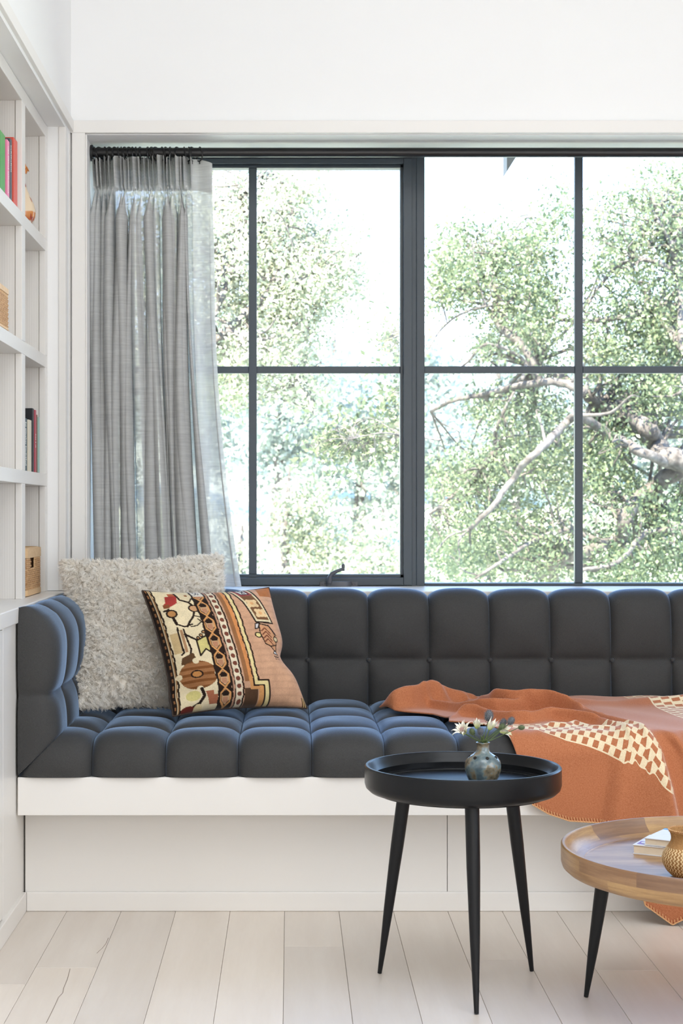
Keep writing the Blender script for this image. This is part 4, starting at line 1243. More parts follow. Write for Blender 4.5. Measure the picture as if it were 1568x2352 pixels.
def rel(pts, L): return [p - L for p in pts]
def thistle(px, py, Y, size, tilt, label, mat):
    c = at(px, py, Y)
    d = Vector(tilt).normalized()
    t = thing('thistle_sprig', label, 'flower', (c.x, c.y, c.z), 0, 'thistle heads in the vase')
    base = c - d * size * 1.0
    sp = smooth_path(stem_pts(base, 0.15, random.Random(px).uniform(-.006, .006)))
    MB().tube(rel(sp, c), 0.0009, 6).build('stem', M['green'], t, smooth=True)
    Mx = frame_to(d)
    hd = MB().ball((0, 0, 0), (size * 0.72, size * 0.72, size), 14, 10, Mx)
    hd_o = hd.build('flower_head', mat, t, smooth=True)
    sk = MB(); N = 95
    for i in range(N):
        z = 1 - 2 * (i + 0.5) / N; r = math.sqrt(1 - z * z); a = i * 2.39996
        n = Vector((r * math.cos(a), r * math.sin(a), z))
        p = Mx @ Vector((n.x * size * .72, n.y * size * .72, n.z * size)); q = Mx @ n
        l = size * 0.42; e1 = q.orthogonal().normalized() * size * 0.075; e2 = q.cross(e1)
        sk.add([p + e1, p - e1 * .5 + e2 * .86, p - e1 * .5 - e2 * .86, p + q * l], [(0, 1, 3), (1, 2, 3), (2, 0, 3)])
    s = sk.build('bristles', mat, hd_o); s['kind'] = 'stuff'
    br = MB()
    for k in range(9):
        a = 2 * math.pi * k / 9
        o_ = Mx @ Vector((math.cos(a), math.sin(a), 0.15)); p = Mx @ Vector((0, 0, -size * .9))
        w = Mx @ Vector((-math.sin(a), math.cos(a), 0)) * size * 0.10
        br.add([p - w, p + w, p + o_ * size * 1.15], [(0, 1, 2)])
    b_ = br.build('bracts', M['thistle_green'], t); b_['kind'] = 'stuff'
    return t
g_, b_ = M['thistle_green'], M['thistle']
thistle(1122, 1644, 3.89, 0.0125, (0.1, -0.1, 1), 'tall grey thistle head standing highest above the vase', b_)
thistle(1103, 1680, 3.85, 0.0090, (-0.1, -0.5, 1), 'dark grey thistle head low in the middle, right above the vase neck', b_)
thistle(1084, 1681, 3.86, 0.0080, (-0.4, -0.3, 1), 'small green thistle bud beside the open cream bloom', g_)
thistle(1155, 1660, 3.89, 0.0095, (0.5, -0.2, 1), 'round grey thistle head left of the topmost right-hand thistle', b_)
thistle(1173, 1656, 3.87, 0.0095, (0.7, -0.2, 1), 'dark grey thistle head highest on the right side of the posy', b_)
thistle(1152, 1669, 3.86, 0.0075, (0.7, -0.3, 0.8), 'greenish thistle bud under the two right-hand grey thistles', g_)
thistle(1197, 1671, 3.88, 0.0070, (1, -0.1, 0.1), 'small green thistle bud far out on a thin side stem', g_)

def petal_mesh(length, width, curl, cup, n=7):
    """one pointed bract from the origin along +Z, curling outwards along +X"""
    V, F = [], []
    for i in range(n):
        t = i / (n - 1)
        w = width * math.sin(math.pi * min(1, 0.12 + t * 0.88)) ** 0.8 * (1 - t ** 3)
        ang = curl * t * t
        x = length * (0.18 * t + math.sin(ang) * t * 0.75); z = length * t * math.cos(ang * 0.8)
        V += [(x + cup * w, -w, z), (x - cup * w * 0.3, 0, z), (x + cup * w, w, z)]
    for i in range(n - 1):
        F += [(3*i, 3*i+1, 3*i+4, 3*i+3), (3*i+1, 3*i+2, 3*i+5, 3*i+4)]
    return V, F
def protea(px, py, Y, d, rings, label, mat, heart=0.0, stem_mat=None):
    c = at(px, py, Y)
    t = thing('protea_bloom', label, 'flower', (c.x, c.y, c.z), 0, 'cream blooms in the vase')
    sp = smooth_path(stem_pts(c, 0.1, random.Random(px * 3).uniform(-.006, .006)))
    MB().tube(rel(sp, c), 0.0015, 7).build('stem', M['green'], t, smooth=True)
    Mx = frame_to(d)
    rn = random.Random(px)
    for (cnt, L, W, curl, r0, off) in rings:
        for k in range(cnt):
            a = 2 * math.pi * (k + off) / cnt + rn.uniform(-.15, .15)
            V, F = petal_mesh(L * rn.uniform(.85, 1.12), W * rn.uniform(.85, 1.1), curl * rn.uniform(.7, 1.25), 0.5)
            Rm = Mx @ Matrix.Rotation(a, 4, 'Z') @ Matrix.Translation((r0, 0, 0))
            m = MB().add([Rm @ Vector(v) for v in V], F)
            o = m.build('bract', mat, t, smooth=True, angle=180)
    if heart:
        hb = MB(); hb.ball(Mx @ Vector((0, 0, heart * 0.8)), (heart * .6, heart * .6, heart), 12, 8, Mx); hb_o = hb.build('flower_heart', M['blush'], t, smooth=True)
        hs = MB()
        for i in range(60):
            z = 1 - (i + .5) / 60; r = math.sqrt(1 - z*z); a = i * 2.4
            p = Mx @ Vector((r*math.cos(a)*heart*.6, r*math.sin(a)*heart*.6, heart * .8 + z*heart)); q = (Mx @ Vector((r*math.cos(a), r*math.sin(a), z + .6))).normalized()
            hs.tube([p, p + q * heart * 0.5], 0.0006, 4)
        s = hs.build('stamens', M['blush'], hb_o); s['kind'] = 'stuff'
    return t
protea(1066, 1684, 3.86, (-0.45, -0.55, 0.75), [(7, 0.030, 0.0055, 1.15, 0.004, 0), (7, 0.028, 0.0058, 0.55, 0.003, .5), (5, 0.022, 0.005, 0.15, 0.002, .25)], 'large open cream bloom with a blush heart on the left of the posy', M['petal'], 0.0085)
protea(1095, 1673, 3.90, (0.0, -0.1, 1), [(4, 0.025, 0.0065, 0.10, 0.002, 0), (3, 0.020, 0.005, 0.5, 0.003, .5)], 'closed lime green bud in the middle of the posy behind the thistles', M['petal'])
protea(1123, 1676, 3.88, (0.45, -0.2, 1), [(4, 0.030, 0.0058, 0.12, 0.002, 0), (2, 0.020, 0.0045, 0.6, 0.003, .5)], 'slender pale green bud leaning right below the tallest thistle', M['petal'])
protea(1148, 1680, 3.90, (0.8, -0.25, 0.15), [(6, 0.030, 0.0052, 0.9, 0.003, .2), (5, 0.026, 0.005, 0.5, 0.003, .5)], 'open cream bloom drooping to the right behind the green thistle buds', M['petal'], 0.006)
lv = thing('leaf_sprig', 'cluster of short dark green stems and leaves at the vase mouth', 'leaf', neck)
for k in range(8):
    rn = random.Random(70 + k); a = rn.uniform(0, 6.28); l = rn.uniform(.018, .03)
    d = Vector((math.cos(a) * .5, math.sin(a) * .5, 1)).normalized()
    V, F = petal_mesh(l, 0.0022, 0.5, 0.3)
    Rm = frame_to(d) @ Matrix.Rotation(a, 4, 'Z')
    MB().add([Rm @ Vector(v) for v in V], F).build('leaf', M['green'], lv, smooth=True, angle=180)

# things on the wooden tray ------------------------------------------
tz = 0.380 - 0.066 * 0.58
def flat_book(label, p0, ang, L, D, z, th, cover, spine=None, extra=None):
    t = thing('book', label, 'book', (p0[0], p0[1], z), ang)
    c = 0.0022
    MB().box((0.002, 0.002, c), (L - 0.003, D - 0.004, th - c)).build('pages', M['pages'], t, bevel=0.0008)
    MB().box((0, 0, 0), (L, D, c)).build('cover', cover, t, bevel=0.0006)
    MB().box((0, 0, th - c), (L, D, th)).build('cover', cover, t, bevel=0.0006)
    MB().box((0, D - 0.003, c), (L, D, th - c)).build('spine', spine or cover, t, bevel=0.0006)
    if spine: MB().box((0.0005, D - 0.014, th), (L - 0.0005, D - 0.0005, th + 0.0005)).build('cover_edge', spine, t)
    if extra: extra(t, L, D, th)
    return t
def lilac(t, L, D, th):
    MB().box((0.006, 0.012, th), (0.040, 0.046, th + 0.0004)).build('print', M['purple'], t)
    MB().tube([(0.021, 0.031, th + 0.0003), (0.021, 0.031, th + 0.0008)], 0.0105, 24).build('print', M['white_cover'], t)
    MB().box((0.006, 0.075, th), (0.028, 0.108, th + 0.0004)).build('print', plain('grey_lilac_print', (0.45, 0.46, 0.58, 1), .35), t)
flat_book('thick paperback with a lilac square on its white cover, under another book', (0.774, 3.736), R(-29), 0.19, 0.130, tz, 0.0215, M['white_cover'], None, lilac)
flat_book('thin white book with a blue spine lying on the thicker paperback', (0.7975, 3.726), R(-33), 0.18, 0.132, tz + 0.0222, 0.0165, M['white_cover'], M['blue'])

def chevron_basket():
    c = Vector((0.843, 3.50, tz))
    prof = np.array([(0.020, 0.0), (0.032, 0.0015), (0.045, 0.014), (0.0535, 0.030), (0.0545, 0.042), (0.050, 0.055), (0.042, 0.066), (0.036, 0.074), (0.0345, 0.084), (0.0365, 0.092), (0.0405, 0.099)])
    s = np.concatenate([[0], np.cumsum(np.linalg.norm(np.diff(prof, axis=0), axis=1))])
    nv, nu = 130, 300
    sv = np.linspace(0, s[-1], nv)
    k = np.ones(9) / 9
    r = np.convolve(np.pad(np.interp(sv, s, prof[:, 0]), 4, 'edge'), k, 'valid'); z = np.convolve(np.pad(np.interp(sv, s, prof[:, 1]), 4, 'edge'), k, 'valid')
    th = np.arange(nu) / nu * 2 * np.pi
    TH, SV = np.meshgrid(th, sv, indexing='ij')
    rowh = 0.0085
    zig = np.abs(((SV / rowh) % 1.0) - 0.5) * 2                 # 0..1 triangle
    phase = (TH / (2 * np.pi) * 40 + zig * 0.55) % 1.0
    fine = SV > 0.085
    phase = np.where(fine, (TH / (2 * np.pi) * 70 + ((SV / 0.004) % 1.0) * 0.9) % 1.0, phase)
    pale = phase < 0.45
    relief = 0.0011 * np.sin(phase * np.pi / 0.45) * pale + 0.0004 * np.sin((phase - .45) * np.pi / .55) * (~pale)
    rr = r[None, :] + relief
    P = np.stack([rr * np.cos(TH), rr * np.sin(TH), np.broadcast_to(z[None, :], TH.shape)], -1)
    o = grid_mesh('woven_pot', P, M['chevron'], closed_u=True)
    o.location = c
    colp, cold, colm = (np.array(x) for x in ((0.80, 0.60, 0.34), (0.33, 0.165, 0.058), (0.48, 0.27, 0.11)))
    cc = np.where(pale[..., None], np.where(fine[..., None], colm, colp), cold)
    at_ = o.data.attributes.new('strands', 'FLOAT_COLOR', 'POINT')
    at_.data.foreach_set('color', np.concatenate([cc, np.ones(cc.shape[:2] + (1,))], -1).reshape(-1).astype(np.float32))
    o.modifiers.new('thickness', 'SOLIDIFY').thickness = 0.002
    rim = MB()
    for k in range(60):
        a = 2 * math.pi * k / 60; a2 = a + 0.09
        rim.tube([(0.0395 * math.cos(a), 0.0395 * math.sin(a), 0.0965), (0.0415 * math.cos(a2), 0.0415 * math.sin(a2), 0.1015)], 0.0015, 5)
    rr_ = rim.build('rim', M['wicker'], o, smooth=True); rr_['kind'] = 'stuff'
    bs_ = MB().tube([(0, 0, 0.0), (0, 0, 0.003)], 0.026, 32).build('base', M['wicker'], o, smooth=True)
    return tag(o, 'small round basket pot woven in a zigzag pattern on the wooden tray', 'basket')
chevron_basket()

# ------------------------------------------------------------------ things in the bookcase
def shelf_book(label, y0, y1, z0, h, xs, depth, cover, group, text=None, pages=True, cover_text=None):
    """a book standing on a shelf with its spine to the room; y0 is its near side"""
    t = thing('book', label, 'book', (xs, (y0 + y1) / 2, z0), 0, group)
    w = (y1 - y0) / 2; c = min(0.0025, w * 0.25)
    MB().box((-depth, -w, 0), (0, -w + c, h)).build('cover', cover, t, bevel=0.0006)
    MB().box((-depth, w - c, 0), (0, w, h)).build('cover', cover, t, bevel=0.0006)
    sp_o = MB().box((-0.003, -w + c, 0), (0.001, w - c, h)).build('spine', cover, t, bevel=0.0008)
    MB().box((-depth + 0.003, -w + c, 0.003), (-0.003, w - c, h - 0.004)).build('pages', M['pages'], t)
    if text:
        m = MB(); rn = random.Random(int(y0 * 1000)); z = h * text[1]
        while z > h * text[2]:
            l = rn.uniform(0.0025, 0.005)
            m.box((0.0005, -w * 0.38, z - l), (0.0014, w * rn.uniform(0.0, .38), z)); z -= l + (0.0018 if rn.random() > .15 else 0.006)
        m.build('lettering', text[0], sp_o)
    if cover_text:
        cu = bpy.data.curves.new('lettering', 'FONT'); cu.body = cover_text; cu.size = 0.018; cu.extrude = 0.0002; cu.align_x = 'RIGHT'
        tmp = bpy.data.objects.new('tmp', cu); COL.objects.link(tmp)
        me = bpy.data.meshes.new_from_object(tmp.evaluated_get(bpy.context.evaluated_depsgraph_get())); bpy.data.objects.remove(tmp)
        o = link('lettering', me, M['white_cover'], t.children[0]); o.rotation_euler = (R(90), 0, 0); o.location = (-0.034, -w - 0.0006, h * 0.855)
    return t
mk = lambda n, h: plain(n, lin(h), 0.45)
wt_ = plain('spine_lettering', (0.78, 0.78, 0.74, 1), 0.6)
G1 = 'books in the upper left cell'
zs1 = 2.009
shelf_book('bright green book, nearest of the upper shelf row', 4.600, 4.685, zs1, 0.170, -0.806, 0.13, mk('green_cover', '4FA04A'), G1)
shelf_book('pink book standing right of the bright green book', 4.712, 4.752, zs1, 0.168, -0.805, 0.13, mk('pink_cover', 'F08AAE'), G1, (wt_, .9, .1))
shelf_book('slim dark grey book between the pink and the coral book', 4.768, 4.800, zs1, 0.184, -0.806, 0.13, mk('slate_cover', '55565C'), G1, (wt_, .9, .5))
shelf_book('coral red book leaning at the end of the upper row', 4.848, 4.915, zs1, 0.205, -0.809, 0.13, mk('coral_cover', 'E0604F'), G1)
G2 = 'books in the lower right cell'
zs3 = 1.2404
shelf_book('pale blue book half hidden behind the shelf upright', 5.000, 5.045, zs3, 0.190, -0.812, 0.14, mk('pale_blue_cover', 'B9D2DC'), G2)
shelf_book('dark teal book with white spine lettering', 5.075, 5.125, zs3, 0.164, -0.8135, 0.14, mk('teal_cover', '2E4A52'), G2, (wt_, .93, .08))
shelf_book('cream book between the teal and the black book', 5.150, 5.205, zs3, 0.163, -0.8125, 0.14, mk('cream_cover', 'E3DAC6'), G2)
shelf_book('tall black book with white capitals on its cover', 5.222, 5.255, zs3, 0.203, -0.8125, 0.14, mk('black_cover', '23262B'), G2, None, True, 'TXT')
shelf_book('slim crimson book right of the tall black book', 5.272, 5.300, zs3, 0.201, -0.8120, 0.14, mk('crimson_cover', 'B8505E'), G2, (wt_, .62, .40))
shelf_book('thin brown book right of the crimson book', 5.316, 5.332, zs3, 0.188, -0.8130, 0.14, mk('brown_cover', '7C5A48'), G2)
shelf_book('thin pale green book with a blue top at the row end', 5.345, 5.372, zs3, 0.182, -0.8125, 0.14, mk('sage_cover', '9FBDB4'), G2)

gd = MB().lathe([(0.0001, 0), (0.028, 0.0), (0.042, 0.015), (0.050, 0.036), (0.052, 0.055), (0.047, 0.075), (0.036, 0.098), (0.025, 0.122), (0.019, 0.145), (0.0175, 0.165), (0.019, 0.182), (0.024, 0.192), (0.020, 0.204), (0.011, 0.214), (0.0001, 0.218)], 40, close=False)
go = gd.build('gourd_figure', M['ceramic'], None, smooth=True, angle=180); go.location = (-0.852, 5.215, 2.009)
MB().tube([(0.016, 0, 0.176), (0.026, 0, 0.190), (0.030, 0, 0.180)], [0.008, 0.006, 0.002], 10).build('spout', mk('orange_glaze', 'C87A35'), go, smooth=True)
tag(go, 'cream gourd-shaped earthenware figure with red and orange marks', 'ornament')

def wicker_box(label, loc, sx, sy, h, bands, hole=None, group=None):
    """open basket: sx depth (x), sy width (y)"""
    t = thing('wicker_basket', label, 'basket', loc)
    def loop(inset, n=96, wave=0, ph=0, amp=0.0022):
        r = 0.02; ax, ay = sx / 2 - inset, sy / 2 - inset
        per = []
        for (cx, cy, a0) in ((ax - r, ay - r, 0), (-ax + r, ay - r, 90), (-ax + r, -ay + r, 180), (ax - r, -ay + r, 270)):
            for k in range(7):
                a = R(a0 + 15 * k); per.append(Vector((cx + r * math.cos(a), cy + r * math.sin(a), 0)))
        per.append(per[0].copy())
        L = [0]
        for p, q in zip(per[:-1], per[1:]): L.append(L[-1] + (q - p).length)
        out = []
        for k in range(n):
            s = L[-1] * k / n
            i = max(j for j in range(len(L) - 1) if L[j] <= s)
            p = per[i].lerp(per[i + 1], (s - L[i]) / max(1e-9, L[i + 1] - L[i]))
            nn = Vector((p.x / ax, p.y / ay, 0)); nn = Vector((nn.x ** 5, nn.y ** 5, 0)).normalized()
            out.append((p + nn * amp * math.sin(math.pi * k / 2 + ph) if wave else p, nn))
        return out
    rows = int((h - bands[0] - bands[1]) / 0.0062)
    wv = MB()
    for i in range(rows):
        z = bands[0] + 0.003 + i * 0.0062
        lp = loop(0.003, 96, 1, math.pi * (i % 2))
        pts = [p + Vector((0, 0, z)) for p, n in lp]
        if hole and hole[2] < z < hole[3]:
            # leave the handle opening out of the room side
            run = [k for k in range(96) if not (pts[k].x > 0.3 * sx and hole[0] < pts[k].y < hole[1])]
            st = next(i_ for i_ in range(len(run)) if run[i_] - run[i_ - 1] not in (1, -95))
            run = run[st:] + run[:st]
            wv.tube([pts[k] for k in run], 0.0031, 5)
        else:
            wv.tube(pts, 0.0031, 5, closed=True)
    w = wv.build('weave', M['wicker'], t, smooth=True); w['kind'] = 'stuff'
    st = MB()
    for k, (p, n) in enumerate(loop(0.003, 48)):
        if hole and p.x > 0.3 * sx and hole[0] < p.y < hole[1]:
            st.tube([p + Vector((0, 0, 0.004)), p + Vector((0, 0, hole[2]))], 0.0022, 5)
        else:
            st.tube([p + Vector((0, 0, 0.004)), p + Vector((0, 0, h - 0.004))], 0.0022, 5)
    s = st.build('stakes', M['wicker_pale'], t, smooth=True); s['kind'] = 'stuff'
    for name, z0, z1 in (('base_band', 0, bands[0]), ('rim', h - bands[1], h)):
        V, F = [], []
        lo = [p for p, n in loop(-0.001, 64)]; li = [p for p, n in loop(0.010, 64)]
        for ring, z in ((lo, z0 + .002), (lo, z1 - 0.003), (li, z1), (li, z0)):
            V += [(p.x, p.y, z) for p in ring]
        for a in range(4):
            b = (a + 1) % 4
            for k in range(64): F.append((a*64 + k, a*64 + (k+1) % 64, b*64 + (k+1) % 64, b*64 + k))
        MB().add(V, F).build(name, M['wicker_pale'], t, smooth=True, angle=50)
    MB().box((-sx/2 + .012, -sy/2 + .012, 0.001), (sx/2 - .012, sy/2 - .012, 0.006)).build('bottom', M['wicker_dark'], t)
    ln_ = MB()
    for a, b in (((-sx/2 + .013, -sy/2 + .013, .006), (sx/2 - .013, -sy/2 + .016, h - .012)), ((-sx/2 + .013, sy/2 - .016, .006), (sx/2 - .013, sy/2 - .013, h - .012)), ((-sx/2 + .013, -sy/2 + .016, .006), (-sx/2 + .016, sy/2 - .016, h - .012)), ((sx/2 - .016, -sy/2 + .016, .006), (sx/2 - .013, sy/2 - .016, h - .012))):
        ln_.box(a, b)
    ln_.build('lining', M['wicker_dark'], t)
    return t
wicker_box('honey wicker basket with a dark handle hole on the ledge by the corner', (-0.885, 5.185, 0.8560), 0.17, 0.30, 0.150, (0.022, 0.034), (-0.065, 0.010, 0.086, 0.122))
wicker_box('honey wicker basket with a plain pale rim on the middle shelf', (-0.885, 4.628, 1.6285), 0.17, 0.195, 0.122, (0.010, 0.020))

# ------------------------------------------------------------------ outside: hillside, oaks, brush
def terrain():
    xs = np.concatenate([np.linspace(-60, 60, 61)]); ys = np.concatenate([np.linspace(6.2, 40, 30), np.linspace(43, 150, 40)])
    Xg, Yg = np.meshgrid(xs, ys, indexing='ij')
    Z = np.interp(Yg, [6, 10, 20, 34, 60, 90, 118, 150], [-1.2, -3.2, -4.6, -2.6, 1.0, 6.0, 9.6, 9.0])
    # the far ridge falls away to the right
    Z = Z + np.clip((Yg - 40) / 80, 0, 1) * (-0.16 * Xg) + 0.8 * np.sin(Xg * 0.21 + Yg * 0.05) * np.clip((Yg - 20) / 60, 0, 1)
    o = grid_mesh('hillside', np.stack([Xg, Yg, Z], -1), M['grass'])
    o['kind'] = 'structure'
    return lambda x, y: float(np.interp(y, [6, 10, 20, 34, 60, 90, 118, 150], [-1.2, -3.2, -4.6, -2.6, 1.0, 6.0, 9.6, 9.0]) + min(1, max(0, (y - 40) / 80)) * (-0.16 * x) + 0.8 * math.sin(x * 0.21 + y * 0.05) * min(1, max(0, (y - 20) / 60)))
ground_z = terrain()

def leaves_mesh(name, C, size, rg, mat, parent, tone=None, aspect=0.55, up=0.35):
    """C: (N,3) leaf positions; two-triangle pointed leaves, bent along the midrib"""
    N = len(C)
    sz = size * rg.uniform(0.6, 1.35, N)[:, None]
    d = rg.normal(0, 1, (N, 3)); d[:, 2] -= 0.3; d /= np.linalg.norm(d, axis=1)[:, None]
    n = rg.normal(0, 1, (N, 3)); n[:, 2] += up * 2
    s = np.cross(d, n); s /= np.linalg.norm(s, axis=1)[:, None] + 1e-9
    n = np.cross(s, d)
    V = np.stack([C, C + d * sz * 0.5 + s * sz * aspect * 0.5 + n * sz * 0.10, C + d * sz, C + d * sz * 0.5 - s * sz * aspect * 0.5 + n * sz * 0.10], 1).reshape(-1, 3)
    me = bpy.data.meshes.new(name)
    me.vertices.add(N * 4); me.vertices.foreach_set('co', V.reshape(-1).astype(np.float32))
    me.loops.add(N * 4); me.loops.foreach_set('vertex_index', np.arange(N * 4, dtype=np.int32))
    me.polygons.add(N); me.polygons.foreach_set('loop_start', (np.arange(N) * 4).astype(np.int32))
    me.update(calc_edges=True)
    a = me.attributes.new('tone', 'FLOAT', 'FACE')
    tn = np.clip(rg.beta(2.0, 2.0, N) if tone is None else tone, 0, 1)
    a.data.foreach_set('value', tn.astype(np.float32))
    o = link(name, me, mat, parent)
    o['kind'] = 'stuff'
    return o

def limb_points(px_pts, Y, dy=0.0):
    n = len(px_pts)
    return [at(p[0], p[1], Y + dy * i / max(1, n - 1) + 0.25 * math.sin(i * 1.7 + p[0])) for i, p in enumerate(px_pts)]

def oak(name, label, Y, limbs, blobs, seed, leaf, mat, n_leaf, trunk_base, tone_shift=0.0, twigs=240, front=0.9):
    """limbs: [(points in photo px, radius px start, end, depth change)], blobs: crown clumps (px, py, rx, ry, weight, dark)"""
    rg = np.random.RandomState(seed); rn = random.Random(seed)
    base = Vector(trunk_base)
    t = thing(name, label, 'tree', base)
    mb = MB(); nodes = []
    for pts, r0, r1, dy in limbs:
        L = limb_points(pts, Y - front, dy)
        L = smooth_path(L, 5)
        rr = [(r0 + (r1 - r0) * i / (len(L) - 1)) * Y / FPX for i in range(len(L))]
        L = [p + Vector((rn.uniform(-1, 1), rn.uniform(-1, 1), rn.uniform(-1, 1))) * rr[i] * 0.25 for i, p in enumerate(L)]
        mb.tube(rel(L, base), rr, 8)
        nodes += [(p, r) for p, r in zip(L, rr)]
    # clumps of leaves
    cl, dk_ = [], []
    w = np.array([b[4] for b in blobs], float); w /= w.sum()
    n_cl = n_leaf // 34
    for b, k in zip(blobs, rg.multinomial(n_cl, w)):
        for _ in range(k):
            v = rg.normal(0, 1, 3); v /= np.linalg.norm(v); v *= rg.rand() ** 0.42
            dY = v[1] * 1.5 * (b[6] if len(b) > 6 else 1.0)
            p = at(b[0] + v[0] * b[2], b[1] + v[2] * b[3], Y + dY)
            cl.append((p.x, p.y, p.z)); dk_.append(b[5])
    cl = np.array(cl); dk_ = np.array(dk_)
    # twigs from limbs to nearby clumps
    NP = np.array([tuple(p) for p, r in nodes])
    order = rg.permutation(len(cl))[:twigs]
    for i in order:
        c = cl[i]; dd = np.linalg.norm(NP - c, axis=1); k = int(np.argmin(dd + rg.uniform(0, .25, len(dd))))
        if dd[k] > 2.6: continue
        a = NP[k]; m = (a + c) / 2 + rg.normal(0, 0.10, 3) * min(1.0, dd[k]); m2 = a * .25 + c * .75 + rg.normal(0, 0.06, 3)
        r = min(nodes[k][1] * 0.6, 0.011 + 0.013 * dd[k])
        mb.tube(rel(smooth_path([Vector(a), Vector(m), Vector(m2), Vector(c)], 3), base), list(np.linspace(r, 0.003, 10)), 5, cap=False)
    mb.build('branches', M['bark'], t, smooth=True, angle=180)
    per = 34
    C = (cl[:, None, :] + rg.normal(0, 1, (len(cl), per, 3)) * rg.uniform(0.04, 0.12, (len(cl), 1, 1))).reshape(-1, 3)
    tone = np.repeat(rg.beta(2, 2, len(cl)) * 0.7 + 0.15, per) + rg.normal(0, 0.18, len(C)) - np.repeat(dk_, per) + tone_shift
    f = leaves_mesh('foliage', C - np.array(base), leaf, rg, mat, t, tone)
    return t

# the oak close to the right-hand panes
limbsR = [
    ([(1760, 1010), (1640, 1040), (1568, 1075), (1479, 1139), (1437, 1185), (1428, 1227), (1395, 1248), (1344, 1265), (1270, 1300)], 24, 10, 0.4),
    ([(1640, 1060), (1529, 1050), (1512, 1021), (1483, 983), (1445, 953), (1382, 937), (1344, 903), (1280, 862), (1213, 838)], 24, 9, 1.0),
    ([(1560, 1075), (1480, 1040), (1400, 1000), (1330, 955), (1302, 970), (1260, 1012), (1214, 1054), (1176, 1101), (1133, 1160), (1080, 1215)], 12, 5, -0.8),
    ([(1176, 1101), (1138, 1016), (1150, 960), (1180, 900)], 5, 3, 0.2),
    ([(1133, 1040), (1100, 1084), (1066, 1117), (986, 1181)], 6, 3, 0.6),
    ([(1344, 903), (1290, 880), (1240, 878), (1176, 890), (1108, 907), (1041, 920), (990, 945)], 10, 4, 0.5),
    ([(1240, 878), (1205, 802), (1159, 760), (1133, 726), (1138, 684), (1130, 612), (1150, 560)], 10, 4, 0.7),
    ([(1197, 873), (1205, 830), (1120, 790), (1075, 830), (1040, 860)], 5, 2, 0.3),
    ([(1620, 860), (1568, 800), (1500, 715), (1445, 726), (1344, 739), (1290, 735)], 12, 4, 0.8),
    ([(1568, 800), (1559, 655), (1546, 570), (1530, 541), (1500, 470)], 9, 4, 0.4),
    ([(1546, 620), (1500, 600), (1445, 596), (1390, 640), (1350, 700)], 6, 3, 0.5),
    ([(1640, 1150), (1560, 1210), (1480, 1225), (1420, 1290), (1330, 1310)], 8, 4, -0.5),
    ([(1395, 1248), (1300, 1220), (1230, 1240), (1150, 1290), (1090, 1330)], 6, 3, -0.5),
    ([(1130, 700), (1060, 720), (1010, 760), (985, 800)], 3, 1.5, 0.2),
]
blobsR = [
    (1140, 620, 130, 105, 5.0, 0.0), (1050, 570, 60, 55, 1.6, -0.05), (1240, 560, 70, 70, 1.8, 0), (1290, 480, 32, 50, 0.8, 0.05), (1180, 730, 105, 70, 3.0, 0.05), (1255, 690, 60, 110, 2.4, 0.08), (1050, 660, 70, 65, 1.8, 0), (1010, 640, 40, 50, .6, 0),
    (1420, 560, 95, 130, 4.2, 0.0), (1520, 470, 90, 100, 3.6, 0.0), (1545, 640, 90, 170, 4.6, 0.05), (1430, 740, 110, 95, 4.0, 0.12), (1540, 800, 80, 110, 3.0, 0.12), (1400, 830, 80, 50, 1.2, 0.05), (1650, 560, 130, 260, 5, 0), (1640, 900, 100, 220, 4, .1),
    (1260, 800, 70, 60, 1.2, 0.1), (1120, 800, 60, 30, 0.5, 0),
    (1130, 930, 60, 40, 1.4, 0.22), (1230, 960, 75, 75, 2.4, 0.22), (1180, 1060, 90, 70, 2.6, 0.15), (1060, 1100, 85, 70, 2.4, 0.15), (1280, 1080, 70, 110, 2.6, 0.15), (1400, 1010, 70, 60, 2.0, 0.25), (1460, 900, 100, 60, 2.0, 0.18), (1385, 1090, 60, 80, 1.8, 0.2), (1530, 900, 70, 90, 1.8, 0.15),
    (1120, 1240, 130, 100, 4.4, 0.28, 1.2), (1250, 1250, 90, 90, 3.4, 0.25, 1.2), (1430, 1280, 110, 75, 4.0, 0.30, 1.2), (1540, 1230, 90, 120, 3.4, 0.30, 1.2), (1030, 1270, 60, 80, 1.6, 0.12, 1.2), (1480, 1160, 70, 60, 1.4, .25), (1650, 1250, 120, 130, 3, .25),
]
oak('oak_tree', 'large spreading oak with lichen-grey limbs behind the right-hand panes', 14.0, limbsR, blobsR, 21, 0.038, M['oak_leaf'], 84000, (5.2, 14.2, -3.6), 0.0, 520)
limbsL = [
    ([(150, 1000), (300, 900), (430, 830), (520, 760), (600, 690), (680, 610), (735, 560)], 16, 4, 0.6),
    ([(430, 830), (500, 700), (540, 600), (570, 480), (600, 400)], 9, 3, 0.6),
    ([(600, 690), (640, 620), (660, 520), (690, 430)], 5, 2, 0.3),
    ([(520, 760), (600, 780), (660, 760), (730, 700)], 5, 2, 0.4),
    ([(560, 740), (640, 830), (690, 880), (720, 950)], 3.5, 1.5, 0.3),
    ([(600, 640), (700, 640), (790, 610), (830, 580)], 4, 1.5, 0.3),
]
